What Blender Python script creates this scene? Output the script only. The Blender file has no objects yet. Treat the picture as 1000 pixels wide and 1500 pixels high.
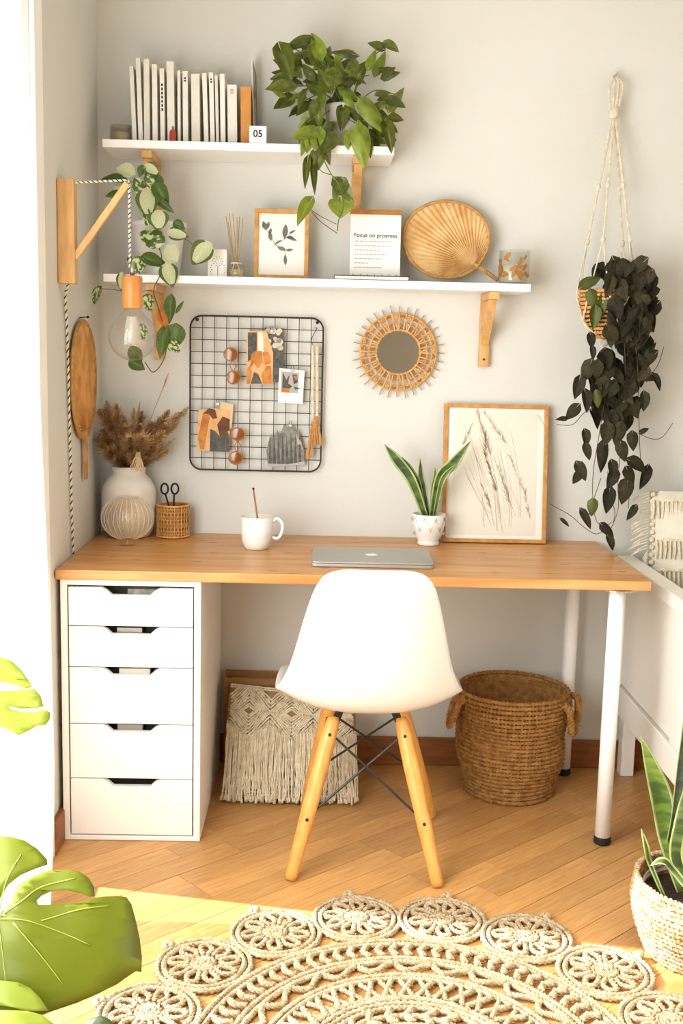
import bpy, bmesh, math, random
from mathutils import Vector as V, Matrix, Euler
from mathutils.geometry import tessellate_polygon
random.seed(7)
S = bpy.context.scene
COL = S.collection
PI = math.pi

# ---------------------------------------------------------------- camera
CAM = V((.6691, -3.3376, 1.2922)); PITCH, YAW, ROLL, FPX = .1469, .0185, .0236, 1621.0
def cam_axes():
    f = V((math.sin(YAW)*math.cos(PITCH), math.cos(YAW)*math.cos(PITCH), -math.sin(PITCH)))
    r = V((math.cos(YAW), -math.sin(YAW), 0)); d = f.cross(r)
    r2 = math.cos(ROLL)*r - math.sin(ROLL)*d
    return r2, f.cross(r2), f
RX, DN, FW = cam_axes()
cd = bpy.data.cameras.new('camera'); cam = bpy.data.objects.new('camera', cd); COL.objects.link(cam)
cd.sensor_fit = 'VERTICAL'; cd.sensor_height = 36; cd.sensor_width = 24; cd.lens = 36*FPX/1500
cd.clip_start = .05; cd.clip_end = 100
cam.matrix_world = Matrix(((RX.x, -DN.x, -FW.x, CAM.x), (RX.y, -DN.y, -FW.y, CAM.y), (RX.z, -DN.z, -FW.z, CAM.z), (0, 0, 0, 1)))
S.camera = cam

# ---------------------------------------------------------------- world, sun, window light, exposure
w = bpy.data.worlds.new('world'); S.world = w; w.use_nodes = True
bg = w.node_tree.nodes['Background']; bg.inputs[0].default_value = (.97, .98, .94, 1); bg.inputs[1].default_value = .9
sd = bpy.data.lights.new('sun', 'SUN'); sun = bpy.data.objects.new('sun', sd); COL.objects.link(sun)
sd.energy = 20.0; sd.angle = math.radians(.8); sd.color = (1, .97, .93)
sun.rotation_euler = V((1, -.20, -.62)).to_track_quat('-Z', 'Y').to_euler()
ad = bpy.data.lights.new('window_daylight', 'AREA'); al = bpy.data.objects.new('window_daylight', ad); COL.objects.link(al)
ad.shape = 'RECTANGLE'; ad.size = 1.2; ad.size_y = 1.6; ad.energy = 82; ad.color = (.965, .985, .975)
al.location = (.02, -1.92, 1.15); al.rotation_euler = V((1, .24, -.10)).to_track_quat('-Z', 'Z').to_euler()
S.view_settings.view_transform = 'Standard'; S.view_settings.look = 'None'
S.view_settings.exposure = -.12; S.view_settings.gamma = 1; S.view_settings.use_curve_mapping = False

# ---------------------------------------------------------------- a point on a plane of the room, seen through a pixel
def ray(u, v): return RX*((u-500)/FPX) + DN*((v-750)/FPX) + FW
def at(u, v, Y): d = ray(u, v); return CAM + d*((-Y-CAM.y)/d.y)
def atz(u, v, z=0): d = ray(u, v); return CAM + d*((z-CAM.z)/d.z)
def atx(u, v, x=0): d = ray(u, v); return CAM + d*((x-CAM.x)/d.x)

# ---------------------------------------------------------------- materials
def lin(c):
    return tuple(((x/255)/12.92 if x/255 <= .04045 else ((x/255+.055)/1.055)**2.4) for x in c) + (1,)
def mat(name, rgb, rough=.6, rgb2=None, scale=8, stretch=(1, 1, 1), bump=0, bscale=60, metal=0, spec=.5, trans=0, emit=0, wave=0, detail=4, contrast=(.35, .65), sss=0, ior=1.45, alpha=1, bstretch=None):
    m = bpy.data.materials.new(name); m.use_nodes = True; nt = m.node_tree; N = nt.nodes; L = nt.links
    b = N['Principled BSDF']; b.inputs['Base Color'].default_value = lin(rgb); b.inputs['Roughness'].default_value = rough
    b.inputs['Metallic'].default_value = metal; b.inputs['Specular IOR Level'].default_value = spec; b.inputs['IOR'].default_value = ior
    b.inputs['Transmission Weight'].default_value = trans; b.inputs['Alpha'].default_value = alpha
    if emit: b.inputs['Emission Color'].default_value = lin(rgb); b.inputs['Emission Strength'].default_value = emit
    tc = N.new('ShaderNodeTexCoord'); mp = N.new('ShaderNodeMapping'); L.new(tc.outputs['Object'], mp.inputs[0]); mp.inputs['Scale'].default_value = stretch
    if rgb2:
        n = N.new('ShaderNodeTexNoise'); n.inputs['Scale'].default_value = scale; n.inputs['Detail'].default_value = detail
        L.new(mp.outputs[0], n.inputs['Vector'])
        r = N.new('ShaderNodeValToRGB'); r.color_ramp.elements[0].color = lin(rgb); r.color_ramp.elements[1].color = lin(rgb2)
        r.color_ramp.elements[0].position, r.color_ramp.elements[1].position = contrast
        L.new(n.outputs[0], r.inputs[0]); L.new(r.outputs[0], b.inputs['Base Color'])
    if bump:
        n2 = N.new('ShaderNodeTexNoise'); n2.inputs['Scale'].default_value = bscale; n2.inputs['Detail'].default_value = 3
        mp2 = N.new('ShaderNodeMapping'); mp2.inputs['Scale'].default_value = bstretch or stretch; L.new(tc.outputs['Object'], mp2.inputs[0]); L.new(mp2.outputs[0], n2.inputs['Vector'])
        bp = N.new('ShaderNodeBump'); bp.inputs['Strength'].default_value = bump; bp.inputs['Distance'].default_value = .01
        L.new(n2.outputs[0], bp.inputs['Height']); L.new(bp.outputs[0], b.inputs['Normal'])
    return m
def vary(m, amount=.25, hue=0):
    """small colour difference from one object to the next"""
    nt = m.node_tree; N = nt.nodes; L = nt.links; b = N['Principled BSDF']; s = b.inputs['Base Color']
    oi = N.new('ShaderNodeObjectInfo'); hs = N.new('ShaderNodeHueSaturation'); mr = N.new('ShaderNodeMapRange')
    mr.inputs[3].default_value = 1-amount; mr.inputs[4].default_value = 1+amount
    L.new(oi.outputs['Random'], mr.inputs[0]); L.new(mr.outputs[0], hs.inputs['Value'])
    if s.links: L.new(s.links[0].from_socket, hs.inputs['Color'])
    else: hs.inputs['Color'].default_value = s.default_value
    L.new(hs.outputs[0], s); return m
def thin(m, weight=.4, col=None):
    """thin leaf or cloth: some light goes through"""
    nt = m.node_tree; N = nt.nodes; L = nt.links; b = N['Principled BSDF']; o = N['Material Output']
    t = N.new('ShaderNodeBsdfTranslucent'); mx = N.new('ShaderNodeMixShader'); mx.inputs[0].default_value = weight
    s = b.inputs['Base Color']
    if col: t.inputs[0].default_value = lin(col)
    elif s.links: L.new(s.links[0].from_socket, t.inputs[0])
    else: t.inputs[0].default_value = s.default_value
    L.new(b.outputs[0], mx.inputs[1]); L.new(t.outputs[0], mx.inputs[2]); L.new(mx.outputs[0], o.inputs[0]); return m

M = {}
M['wall'] = mat('wall_paint', (217, 216, 210), .9, (212, 211, 204), 1.5, bump=.06, bscale=120)
M['ceiling'] = mat('ceiling_paint', (238, 235, 228), .9, bump=.03)
M['white'] = mat('white_lacquer', (250, 249, 246), .35, bump=.02, bscale=200)
M['cream'] = mat('cream_white_paint', (236, 232, 222), .45, bump=.03, bscale=90)
M['plastic'] = mat('white_plastic', (222, 220, 215), .28, spec=.5, bump=.01)
M['ceramic'] = mat('white_ceramic', (232, 230, 225), .3, bump=.01)
M['vase'] = mat('matt_white_ceramic', (234, 229, 220), .6, (222, 214, 203), 12, bump=.05)
M['dark'] = mat('black_metal', (38, 36, 34), .5, bump=.02)
M['rubber'] = mat('black_rubber', (22, 22, 22), .7, bump=.05)
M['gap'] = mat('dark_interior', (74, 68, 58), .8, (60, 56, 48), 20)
M['steel'] = mat('brushed_steel', (170, 165, 155), .35, metal=.8, bump=.02)
M['silver'] = mat('silver_aluminium', (176, 174, 168), .42, metal=.55, bump=.02, bscale=300)
M['mark'] = mat('pale_lid_mark', (245, 244, 240), .25, bump=.01)
M['floorboard'] = vary(mat('oak_parquet', (209, 160, 100), .36, (182, 130, 72), 9, (1, 14, 1), .10, 40, contrast=(.3, .75)), .14)
M['subfloor'] = mat('dark_floor_joint', (92, 58, 26), .8, (80, 48, 22), 10)
M['base'] = mat('brown_baseboard', (150, 92, 44), .5, (128, 76, 34), 8, (1, 1, 8), .06)
M['bracket'] = vary(mat('birch_wood', (224, 178, 116), .5, (206, 156, 94), 14, (4, 4, 1), .05), .06)
M['legwood'] = mat('beech_leg', (222, 164, 86), .4, (206, 146, 70), 12, (5, 5, .6), .04)
M['frame'] = mat('oak_frame', (205, 152, 86), .5, (184, 130, 68), 14, (3, 3, 3), .06)
M['frame_dk'] = mat('ochre_frame', (176, 114, 48), .5, (156, 98, 40), 14, (3, 3, 3), .06)
M['lampwood'] = mat('pale_ash_wood', (222, 178, 118), .5, (205, 158, 98), 12, (5, 5, .8), .06)
M['paper'] = mat('white_paper', (236, 234, 228), .8, bump=.02)
M['paper2'] = mat('off_white_paper', (226, 221, 208), .85, bump=.03)
M['beige'] = mat('beige_card', (214, 190, 152), .85, bump=.03)
M['print'] = mat('grey_ink', (98, 96, 88), .8, (130, 126, 112), 60)
M['ink'] = mat('dark_ink', (60, 58, 56), .8)
M['lightink'] = mat('light_grey_ink', (172, 168, 160), .8)
M['tanink'] = mat('tan_ink', (168, 138, 96), .85, (190, 164, 126), 30)
M['tanink2'] = mat('pale_tan_ink', (204, 190, 166), .9, (218, 206, 186), 30)
M['graycard'] = mat('grey_forest_ink', (110, 108, 102), .85, (146, 143, 134), 60)
M['graydk'] = mat('dark_grey_ink', (74, 74, 70), .85, (100, 98, 92), 80)
M['orangeink'] = mat('warm_orange_ink', (206, 140, 66), .7, (176, 104, 40), 40)
M['brownink'] = mat('brown_ink', (112, 66, 34), .7, (84, 52, 30), 40)
M['skinink'] = mat('peach_ink', (226, 182, 132), .7, (210, 158, 104), 50)
M['book'] = vary(mat('book_cover_white', (242, 239, 230), .6, (232, 228, 217), 25, (1, 1, 1), .03), .05)
M['bookgrey'] = vary(mat('book_cover_grey', (222, 217, 205), .6, (230, 226, 214), 25), .05)
M['bookorange'] = mat('book_cover_orange', (218, 152, 78), .6, (206, 138, 62), 25)
M['red'] = mat('red_lacquer', (184, 62, 56), .35, bump=.01)
M['goldbrown'] = mat('gold_brown', (166, 112, 44), .4, bump=.02)
M['wax'] = mat('candle_wax', (222, 212, 190), .5, bump=.02)
M['fanpalm'] = mat('dried_palm_leaf', (222, 186, 132), .7, (196, 152, 92), 22, bump=.15, bscale=140)
M['fanedge'] = mat('palm_edge_binding', (196, 152, 92), .7, (172, 124, 64), 60, bump=.3, bscale=200)
M['fandark'] = mat('golden_palm_leaf', (214, 164, 98), .65, (186, 130, 66), 22, bump=.15, bscale=140)
M['rattan'] = mat('rattan_cane', (224, 174, 104), .5, (204, 146, 74), 40, bump=.1, bscale=150)
M['rattandk'] = mat('brown_cane', (172, 114, 58), .6, (140, 88, 42), 60, bump=.1)
M['spoke'] = mat('grey_cane_tip', (150, 134, 110), .6, (170, 150, 118), 60)
M['mirror'] = mat('mirror_glass', (232, 230, 224), .06, metal=1, bump=.001)
M['jute'] = mat('jute_fibre', (190, 140, 76), .85, (148, 102, 50), 55, bump=.6, bscale=220)
M['rug'] = mat('braided_jute', (203, 183, 150), .9, (166, 138, 100), 70, bump=.7, bscale=260, contrast=(.38, .7))
M['seagrass'] = mat('seagrass_weave', (216, 196, 156), .85, (168, 132, 84), 60, (1, 1, 1), .7, 160)
M['seadark'] = mat('brown_seagrass', (170, 122, 70), .85, (128, 88, 44), 60, bump=.6, bscale=160)
M['macrame'] = mat('cotton_cord', (240, 228, 202), .9, (218, 202, 170), 60, bump=.5, bscale=260)
M['macrame2'] = mat('pale_cotton_cord', (230, 222, 204), .9, (206, 194, 168), 60, bump=.4, bscale=260)
M['backing'] = mat('cushion_cloth', (168, 140, 98), .9, (146, 118, 78), 40, bump=.4, bscale=260)
M['cloth'] = mat('cream_cotton_cloth', (226, 220, 206), .9, (216, 208, 192), 10, bump=.2, bscale=200)
M['tan'] = mat('tan_leather_tassel', (206, 150, 84), .7, (180, 122, 60), 60, bump=.3, bscale=200)
M['amber'] = mat('amber_lens', (150, 84, 30), .12, trans=.35, spec=.6)
M['soil'] = mat('potting_soil', (62, 42, 28), .95, (40, 28, 18), 90, bump=.8, bscale=160)
M['stem'] = mat('green_stem', (96, 110, 52), .6)
M['drystem'] = mat('dry_stem', (176, 142, 88), .8)
M['brownstem'] = mat('thin_brown_stem', (96, 78, 52), .8)
M['pothos'] = vary(thin(mat('pothos_leaf', (98, 106, 36), .34, (62, 68, 22), 3, bump=.08, bscale=60), .18, (120, 140, 30)), .42)
M['pothoslight'] = vary(thin(mat('bright_pothos_leaf', (142, 156, 54), .34, (98, 116, 36), 3, bump=.08, bscale=60), .3, (160, 176, 50)), .15)
M['varieg'] = vary(thin(mat('variegated_leaf', (78, 100, 44), .4, (206, 212, 160), 3.2, bump=.06, contrast=(.47, .53), detail=2), .2), .1)
M['vargreen'] = vary(thin(mat('sage_green_leaf', (92, 116, 54), .4, (70, 92, 38), 16, bump=.06), .2), .12)
M['varwhite'] = thin(mat('cream_leaf', (214, 212, 184), .45, (176, 190, 130), 30, bump=.05), .2)
M['deadleaf'] = mat('withered_leaf', (200, 118, 40), .6, (170, 92, 28), 30, bump=.2)
M['darkleaf'] = vary(mat('dark_olive_leaf', (60, 55, 36), .75, (38, 35, 23), 6, bump=.1, bscale=30, spec=.25), .35)
M['olive'] = vary(mat('olive_leaf', (92, 100, 44), .5, (66, 74, 32), 30, bump=.1, bscale=80), .15)
M['snake'] = mat('snake_plant_leaf', (88, 116, 54), .4, (52, 72, 38), 10, (1, 1, 5), .05, contrast=(.4, .6))
M['snakedk'] = mat('dark_snake_plant_leaf', (66, 78, 50), .4, (38, 48, 34), 10, (1, 1, 5), .05, contrast=(.4, .6))
M['snakeedge'] = mat('yellow_leaf_margin', (178, 186, 120), .45, (140, 154, 86), 20)
M['snakelight'] = mat('bright_snake_plant_leaf', (128, 152, 60), .4, (74, 98, 44), 9, (1, 1, 5), .05, contrast=(.4, .6))
M['monstera'] = thin(mat('monstera_leaf', (106, 114, 28), .36, (90, 99, 20), 3, bump=.05, bscale=12, spec=.3), .16, (146, 156, 30))
M['monlight'] = thin(mat('pale_monstera_leaf', (146, 156, 62), .36, (130, 142, 50), 3, bump=.05, bscale=12, spec=.3), .25, (170, 180, 60))
M['monvein'] = mat('leaf_vein', (132, 140, 48), .5)
M['mondark'] = mat('dark_monstera_leaf', (66, 80, 38), .4, (54, 66, 30), 5)
M['terra'] = mat('grey_clay_pot', (196, 190, 180), .8, bump=.1)
M['whitepot'] = mat('white_plastic_pot', (230, 227, 220), .4, bump=.01)
M['greypot'] = mat('pale_grey_pot', (186, 180, 172), .6, bump=.03)
M['duneA'] = mat('dried_grass_brown', (208, 168, 120), .9, (170, 124, 78), 60)
M['duneB'] = mat('dried_grass_gold', (228, 188, 130), .9, (160, 116, 62), 60)
M['duneC'] = mat('dried_grass_pale', (220, 194, 152), .9, (196, 166, 118), 60)
M['cordw'] = mat('cream_cord', (234, 226, 208), .8, bump=.2)
M['cordb'] = mat('dark_cord_strand', (70, 62, 50), .8, bump=.2)
M['copper'] = mat('copper_wood_socket', (206, 138, 74), .35, (190, 120, 56), 12, (5, 5, 1), .03)
M['filament'] = mat('brass_filament', (190, 160, 110), .4, metal=.6)
M['frost'] = mat('glass_stem', (226, 224, 214), .2, trans=.5)
M['ribline'] = mat('glass_rib_highlight', (238, 230, 212), .2, spec=.8)
M['crate'] = mat('pine_crate', (178, 134, 80), .6, (156, 112, 62), 12, (1, 6, 6), .1)

def glass(name, tint=(1, 1, 1), gl=.5, rough=.02):
    """thin clear shell: mostly see-through, a mirror-like sheen that grows towards the edges"""
    m = bpy.data.materials.new(name); m.use_nodes = True; nt = m.node_tree; N = nt.nodes; L = nt.links; N.remove(N['Principled BSDF'])
    t = N.new('ShaderNodeBsdfTransparent'); t.inputs[0].default_value = (*tint, 1); g = N.new('ShaderNodeBsdfGlossy'); g.inputs['Roughness'].default_value = rough
    lw = N.new('ShaderNodeLayerWeight'); lw.inputs[0].default_value = .5; mx = N.new('ShaderNodeMixShader')
    pw = N.new('ShaderNodeMath'); pw.operation = 'POWER'; pw.inputs[1].default_value = 2.5; ml = N.new('ShaderNodeMath'); ml.operation = 'MULTIPLY_ADD'; ml.inputs[1].default_value = gl; ml.inputs[2].default_value = .035
    L.new(lw.outputs['Facing'], pw.inputs[0]); L.new(pw.outputs[0], ml.inputs[0]); L.new(ml.outputs[0], mx.inputs[0])
    L.new(t.outputs[0], mx.inputs[1]); L.new(g.outputs[0], mx.inputs[2]); L.new(mx.outputs[0], N['Material Output'].inputs[0])
    return m
M['glass'] = glass('clear_glass', (.95, .96, .94), .5)
M['ribglass'] = glass('ribbed_glass', (.97, .93, .86), .35, .06)
M['smoke'] = glass('smoky_glass', (.86, .84, .78), .5)

def wood_top():
    m = bpy.data.materials.new('pine_desk_top'); m.use_nodes = True; nt = m.node_tree; N = nt.nodes; L = nt.links; b = N['Principled BSDF']
    tc = N.new('ShaderNodeTexCoord'); mp = N.new('ShaderNodeMapping'); mp.inputs['Scale'].default_value = (.9, 9, 9); L.new(tc.outputs['Object'], mp.inputs[0])
    n = N.new('ShaderNodeTexNoise'); n.inputs['Scale'].default_value = 3.2; n.inputs['Detail'].default_value = 6; n.inputs['Distortion'].default_value = .6; L.new(mp.outputs[0], n.inputs['Vector'])
    r = N.new('ShaderNodeValToRGB'); r.color_ramp.elements[0].color = lin((188, 128, 66)); r.color_ramp.elements[0].position = .32
    r.color_ramp.elements[1].color = lin((218, 164, 100)); r.color_ramp.elements[1].position = .68; L.new(n.outputs[0], r.inputs[0])
    # glued staves: each its own tone
    mp3 = N.new('ShaderNodeMapping'); mp3.inputs['Scale'].default_value = (.001, 1, 1); L.new(tc.outputs['Object'], mp3.inputs[0])
    sx = N.new('ShaderNodeSeparateXYZ'); L.new(tc.outputs['Object'], sx.inputs[0])
    ml = N.new('ShaderNodeMath'); ml.operation = 'MULTIPLY'; ml.inputs[1].default_value = 9; L.new(sx.outputs['Y'], ml.inputs[0])
    fl = N.new('ShaderNodeMath'); fl.operation = 'FLOOR'; L.new(ml.outputs[0], fl.inputs[0])
    wn = N.new('ShaderNodeTexWhiteNoise'); wn.noise_dimensions = '1D'; L.new(fl.outputs[0], wn.inputs['W'])
    mr = N.new('ShaderNodeMapRange'); mr.inputs[3].default_value = .9; mr.inputs[4].default_value = 1.08; L.new(wn.outputs['Value'], mr.inputs[0])
    hs = N.new('ShaderNodeHueSaturation'); L.new(r.outputs[0], hs.inputs['Color']); L.new(mr.outputs[0], hs.inputs['Value'])
    # knots
    vo = N.new('ShaderNodeTexVoronoi'); vo.voronoi_dimensions = '2D'; vo.inputs['Scale'].default_value = 2.3; mp2 = N.new('ShaderNodeMapping'); mp2.inputs['Scale'].default_value = (1.6, 4.2, 1); mp2.inputs['Location'].default_value = (.35, .9, 0)
    L.new(tc.outputs['Object'], mp2.inputs[0]); L.new(mp2.outputs[0], vo.inputs['Vector'])
    kr = N.new('ShaderNodeValToRGB'); kr.color_ramp.elements[0].position = .03; kr.color_ramp.elements[0].color = (1, 1, 1, 1); kr.color_ramp.elements[1].position = .065; kr.color_ramp.elements[1].color = (0, 0, 0, 1)
    L.new(vo.outputs['Distance'], kr.inputs[0])
    mx = N.new('ShaderNodeMix'); mx.data_type = 'RGBA'; mx.inputs['B'].default_value = lin((140, 84, 36)); L.new(kr.outputs[0], mx.inputs['Factor']); L.new(hs.outputs[0], mx.inputs['A'])
    L.new(mx.outputs['Result'], b.inputs['Base Color']); b.inputs['Roughness'].default_value = .36
    bp = N.new('ShaderNodeBump'); bp.inputs['Strength'].default_value = .05; L.new(n.outputs[0], bp.inputs['Height']); L.new(bp.outputs[0], b.inputs['Normal'])
    return m
M['desktop'] = wood_top()
def sheer():
    m = bpy.data.materials.new('sheer_curtain_cloth'); m.use_nodes = True; nt = m.node_tree; N = nt.nodes; L = nt.links; N.remove(N['Principled BSDF'])
    d = N.new('ShaderNodeBsdfDiffuse'); d.inputs[0].default_value = lin((238, 234, 226)); t = N.new('ShaderNodeBsdfTranslucent'); t.inputs[0].default_value = lin((250, 247, 240))
    p = N.new('ShaderNodeBsdfTransparent'); a = N.new('ShaderNodeMixShader'); a.inputs[0].default_value = .12; c = N.new('ShaderNodeMixShader'); c.inputs[0].default_value = .42
    n = N.new('ShaderNodeTexNoise'); n.inputs['Scale'].default_value = 400; bp = N.new('ShaderNodeBump'); bp.inputs['Strength'].default_value = .1; L.new(n.outputs[0], bp.inputs['Height']); L.new(bp.outputs[0], d.inputs['Normal'])
    L.new(d.outputs[0], a.inputs[1]); L.new(t.outputs[0], a.inputs[2]); L.new(a.outputs[0], c.inputs[1]); L.new(p.outputs[0], c.inputs[2]); L.new(c.outputs[0], N['Material Output'].inputs[0])
    return m
M['sheer'] = sheer()

# ---------------------------------------------------------------- things, parts, meshes
def thing(name, label, cat, loc=(0, 0, 0), group=None, rot=None):
    o = bpy.data.objects.new(name, None); COL.objects.link(o); o.location = loc; o.empty_display_size = .02
    if rot: o.rotation_euler = rot
    o['label'] = label; o['category'] = cat
    if group: o['group'] = group
    return o
def tag(o, label, cat, group=None):
    o['label'] = label; o['category'] = cat
    if group: o['group'] = group
    return o
def adopt(o, parent, world=True):
    o.parent = parent
    if world:
        L = Matrix.Identity(4); p = parent
        chain = []
        while p: chain.append(p); p = p.parent
        for p in reversed(chain): L = L @ p.matrix_parent_inverse @ Matrix.LocRotScale(p.location, p.rotation_euler, p.scale)
        o.matrix_parent_inverse = L.inverted()
    return o
def link(name, me, parent=None, world=True):
    o = bpy.data.objects.new(name, me); COL.objects.link(o)
    if parent: adopt(o, parent, world)
    return o
def frames(path, closed=False):
    n = len(path); out = []; prev = None
    for i in range(n):
        a = path[i-1] if (i or closed) else path[0]; b = path[(i+1) % n] if (i < n-1 or closed) else path[-1]
        t = (b-a); t = t.normalized() if t.length > 1e-9 else V((0, 0, 1))
        if prev is None: u = t.orthogonal().normalized()
        else:
            u = prev - t*prev.dot(t); u = u.normalized() if u.length > 1e-6 else t.orthogonal().normalized()
        prev = u; out.append((path[i], t, u, t.cross(u)))
    return out
class MB:
    def __init__(s): s.v = []; s.f = []; s.m = []
    def add(s, vs, fs, mi=0):
        k = len(s.v); s.v += [tuple(x) for x in vs]; s.f += [tuple(i+k for i in f) for f in fs]; s.m += [mi]*len(fs); return s
    def box(s, a, b, mi=0, R=None, c=None):
        (x0, y0, z0), (x1, y1, z1) = a, b
        vs = [V(p) for p in ((x0, y0, z0), (x1, y0, z0), (x1, y1, z0), (x0, y1, z0), (x0, y0, z1), (x1, y0, z1), (x1, y1, z1), (x0, y1, z1))]
        if R is not None:
            c = V(c) if c is not None else (V(a)+V(b))/2
            vs = [c + R @ (p-c) for p in vs]
        return s.add(vs, [(0, 3, 2, 1), (4, 5, 6, 7), (0, 1, 5, 4), (1, 2, 6, 5), (2, 3, 7, 6), (3, 0, 4, 7)], mi)
    def bar(s, a, b, wx, wy, up=V((0, 0, 1)), mi=0):
        a, b = V(a), V(b); t = (b-a).normalized(); x = t.cross(V(up)); x = x.normalized() if x.length > 1e-5 else t.orthogonal().normalized(); y = x.cross(t)
        vs = [p + x*wx/2*i + y*wy/2*j for p in (a, b) for i, j in ((-1, -1), (1, -1), (1, 1), (-1, 1))]
        return s.add(vs, [(0, 1, 2, 3), (7, 6, 5, 4), (0, 4, 5, 1), (1, 5, 6, 2), (2, 6, 7, 3), (3, 7, 4, 0)], mi)
    def tube(s, path, r, seg=8, closed=False, mi=0, cap=True, flat=1):
        path = [V(p) for p in path]; n = len(path); rr = r if hasattr(r, '__len__') else [r]*n
        vs = []; fs = []
        for (p, t, u, w_), q in zip(frames(path, closed), rr):
            for k in range(seg):
                a = 2*PI*k/seg; vs.append(p + u*math.cos(a)*q + w_*math.sin(a)*q*flat)
        for i in range(n if closed else n-1):
            j = (i+1) % n
            for k in range(seg): fs.append((i*seg+k, i*seg+(k+1) % seg, j*seg+(k+1) % seg, j*seg+k))
        if cap and not closed: fs.append(tuple(range(seg))[::-1]); fs.append(tuple((n-1)*seg+k for k in range(seg)))
        return s.add(vs, fs, mi)
    def rope(s, path, r, strands=2, pitch=.03, seg=5, closed=False, mis=(0,), step=None):
        path = [V(p) for p in path]
        if step:
            P = [path[0]]; q = path + ([path[0]] if closed else [])
            for a, b in zip(q, q[1:]):
                m = max(1, int((b-a).length/step))
                P += [a.lerp(b, (k+1)/m) for k in range(m)]
            if closed: P.pop()
            path = P
        fr = frames(path, closed); L = 0; ds = [0]
        for a, b in zip(path, path[1:]): L += (b-a).length; ds.append(L)
        if closed:
            L += (path[0]-path[-1]).length; pitch = L/max(1, round(L/pitch))
        for k in range(strands):
            pts = []
            for (p, t, u, w_), d in zip(fr, ds):
                a = 2*PI*(d/pitch + k/strands); pts.append(p + (u*math.cos(a)+w_*math.sin(a))*r*.5)
            s.tube(pts, r*.56, seg, closed, mis[k % len(mis)])
        return s
    def lathe(s, prof, c=(0, 0, 0), seg=32, mi=0, fn=None, capb=True, capt=False):
        c = V(c); vs = []; fs = []; n = len(prof)
        for i, (r, z) in enumerate(prof):
            for k in range(seg):
                a = 2*PI*k/seg; q = fn(r, z, a) if fn else r
                vs.append(c + V((q*math.cos(a), q*math.sin(a), z)))
        for i in range(n-1):
            for k in range(seg): fs.append((i*seg+k, i*seg+(k+1) % seg, (i+1)*seg+(k+1) % seg, (i+1)*seg+k))
        if capb: fs.append(tuple(range(seg))[::-1])
        if capt: fs.append(tuple((n-1)*seg+k for k in range(seg)))
        return s.add(vs, fs, mi)
    def sphere(s, c, r, seg=10, rings=7, mi=0, sc=(1, 1, 1)):
        c = V(c); pr = [(math.sin(PI*i/rings), -math.cos(PI*i/rings)) for i in range(rings+1)]
        vs = []; fs = []
        for q, z in pr:
            for k in range(seg):
                a = 2*PI*k/seg; vs.append(c + V((max(q, .001)*math.cos(a)*r*sc[0], max(q, .001)*math.sin(a)*r*sc[1], z*r*sc[2])))
        for i in range(rings):
            for k in range(seg): fs.append((i*seg+k, i*seg+(k+1) % seg, (i+1)*seg+(k+1) % seg, (i+1)*seg+k))
        return s.add(vs, fs, mi)
    def prism(s, pts, d, mi=0):
        """pts: outline in 3-D, d: extrusion vector"""
        pts = [V(p) for p in pts]; d = V(d); n = len(pts)
        vs = pts + [p+d for p in pts]
        return s.add(vs, [tuple(range(n)), tuple(range(2*n-1, n-1, -1))] + [(i, i+n, (i+1) % n+n, (i+1) % n) for i in range(n)], mi)
    def grid(s, P, mi=0, closedu=False):
        nu = len(P); nv = len(P[0]); vs = [p for row in P for p in row]; fs = []
        for i in range(nu if closedu else nu-1):
            j = (i+1) % nu
            for k in range(nv-1): fs.append((i*nv+k, j*nv+k, j*nv+k+1, i*nv+k+1))
        return s.add(vs, fs, mi)
    def mesh(s, name, mats, smooth=False):
        me = bpy.data.meshes.new(name); me.from_pydata([tuple(v) for v in s.v], [], s.f)
        for m in (mats if isinstance(mats, (list, tuple)) else [mats]): me.materials.append(m)
        if any(s.m): me.polygons.foreach_set('material_index', s.m)
        b = bmesh.new(); b.from_mesh(me); bmesh.ops.recalc_face_normals(b, faces=b.faces); b.to_mesh(me); b.free()
        if smooth: me.polygons.foreach_set('use_smooth', [True]*len(me.polygons))
        me.update(); return me
    def build(s, name, mats, parent=None, smooth=False, bevel=0, world=True, solid=0, sub=0):
        o = link(name, s.mesh(name, mats, smooth), parent, world)
        if solid: m = o.modifiers.new('solid', 'SOLIDIFY'); m.thickness = solid; m.offset = 0
        if bevel: m = o.modifiers.new('bevel', 'BEVEL'); m.width = bevel; m.segments = 2; m.limit_method = 'ANGLE'; m.angle_limit = math.radians(50)
        if sub: m = o.modifiers.new('sub', 'SUBSURF'); m.levels = sub; m.render_levels = sub
        return o
def arc(c, r, a0, a1, n, ax=V((1, 0, 0)), ay=V((0, 0, 1))):
    c = V(c); return [c + V(ax)*r*math.cos(a0+(a1-a0)*i/n) + V(ay)*r*math.sin(a0+(a1-a0)*i/n) for i in range(n+1)]
def bez(pts, n=12):
    """smooth line through the points (Catmull-Rom)"""
    p = [V(q) for q in pts]
    if len(p) < 3: return [p[0].lerp(p[-1], i/n) for i in range(n+1)]
    q = [p[0]*2-p[1]] + p + [p[-1]*2-p[-2]]; out = []
    for i in range(1, len(q)-2):
        for k in range(n):
            t = k/n; a, b, c, d = q[i-1:i+3]
            out.append(.5*((2*b)+(c-a)*t+(2*a-5*b+4*c-d)*t*t+(3*b-a-3*c+d)*t**3))
    return out + [p[-1]]

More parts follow.
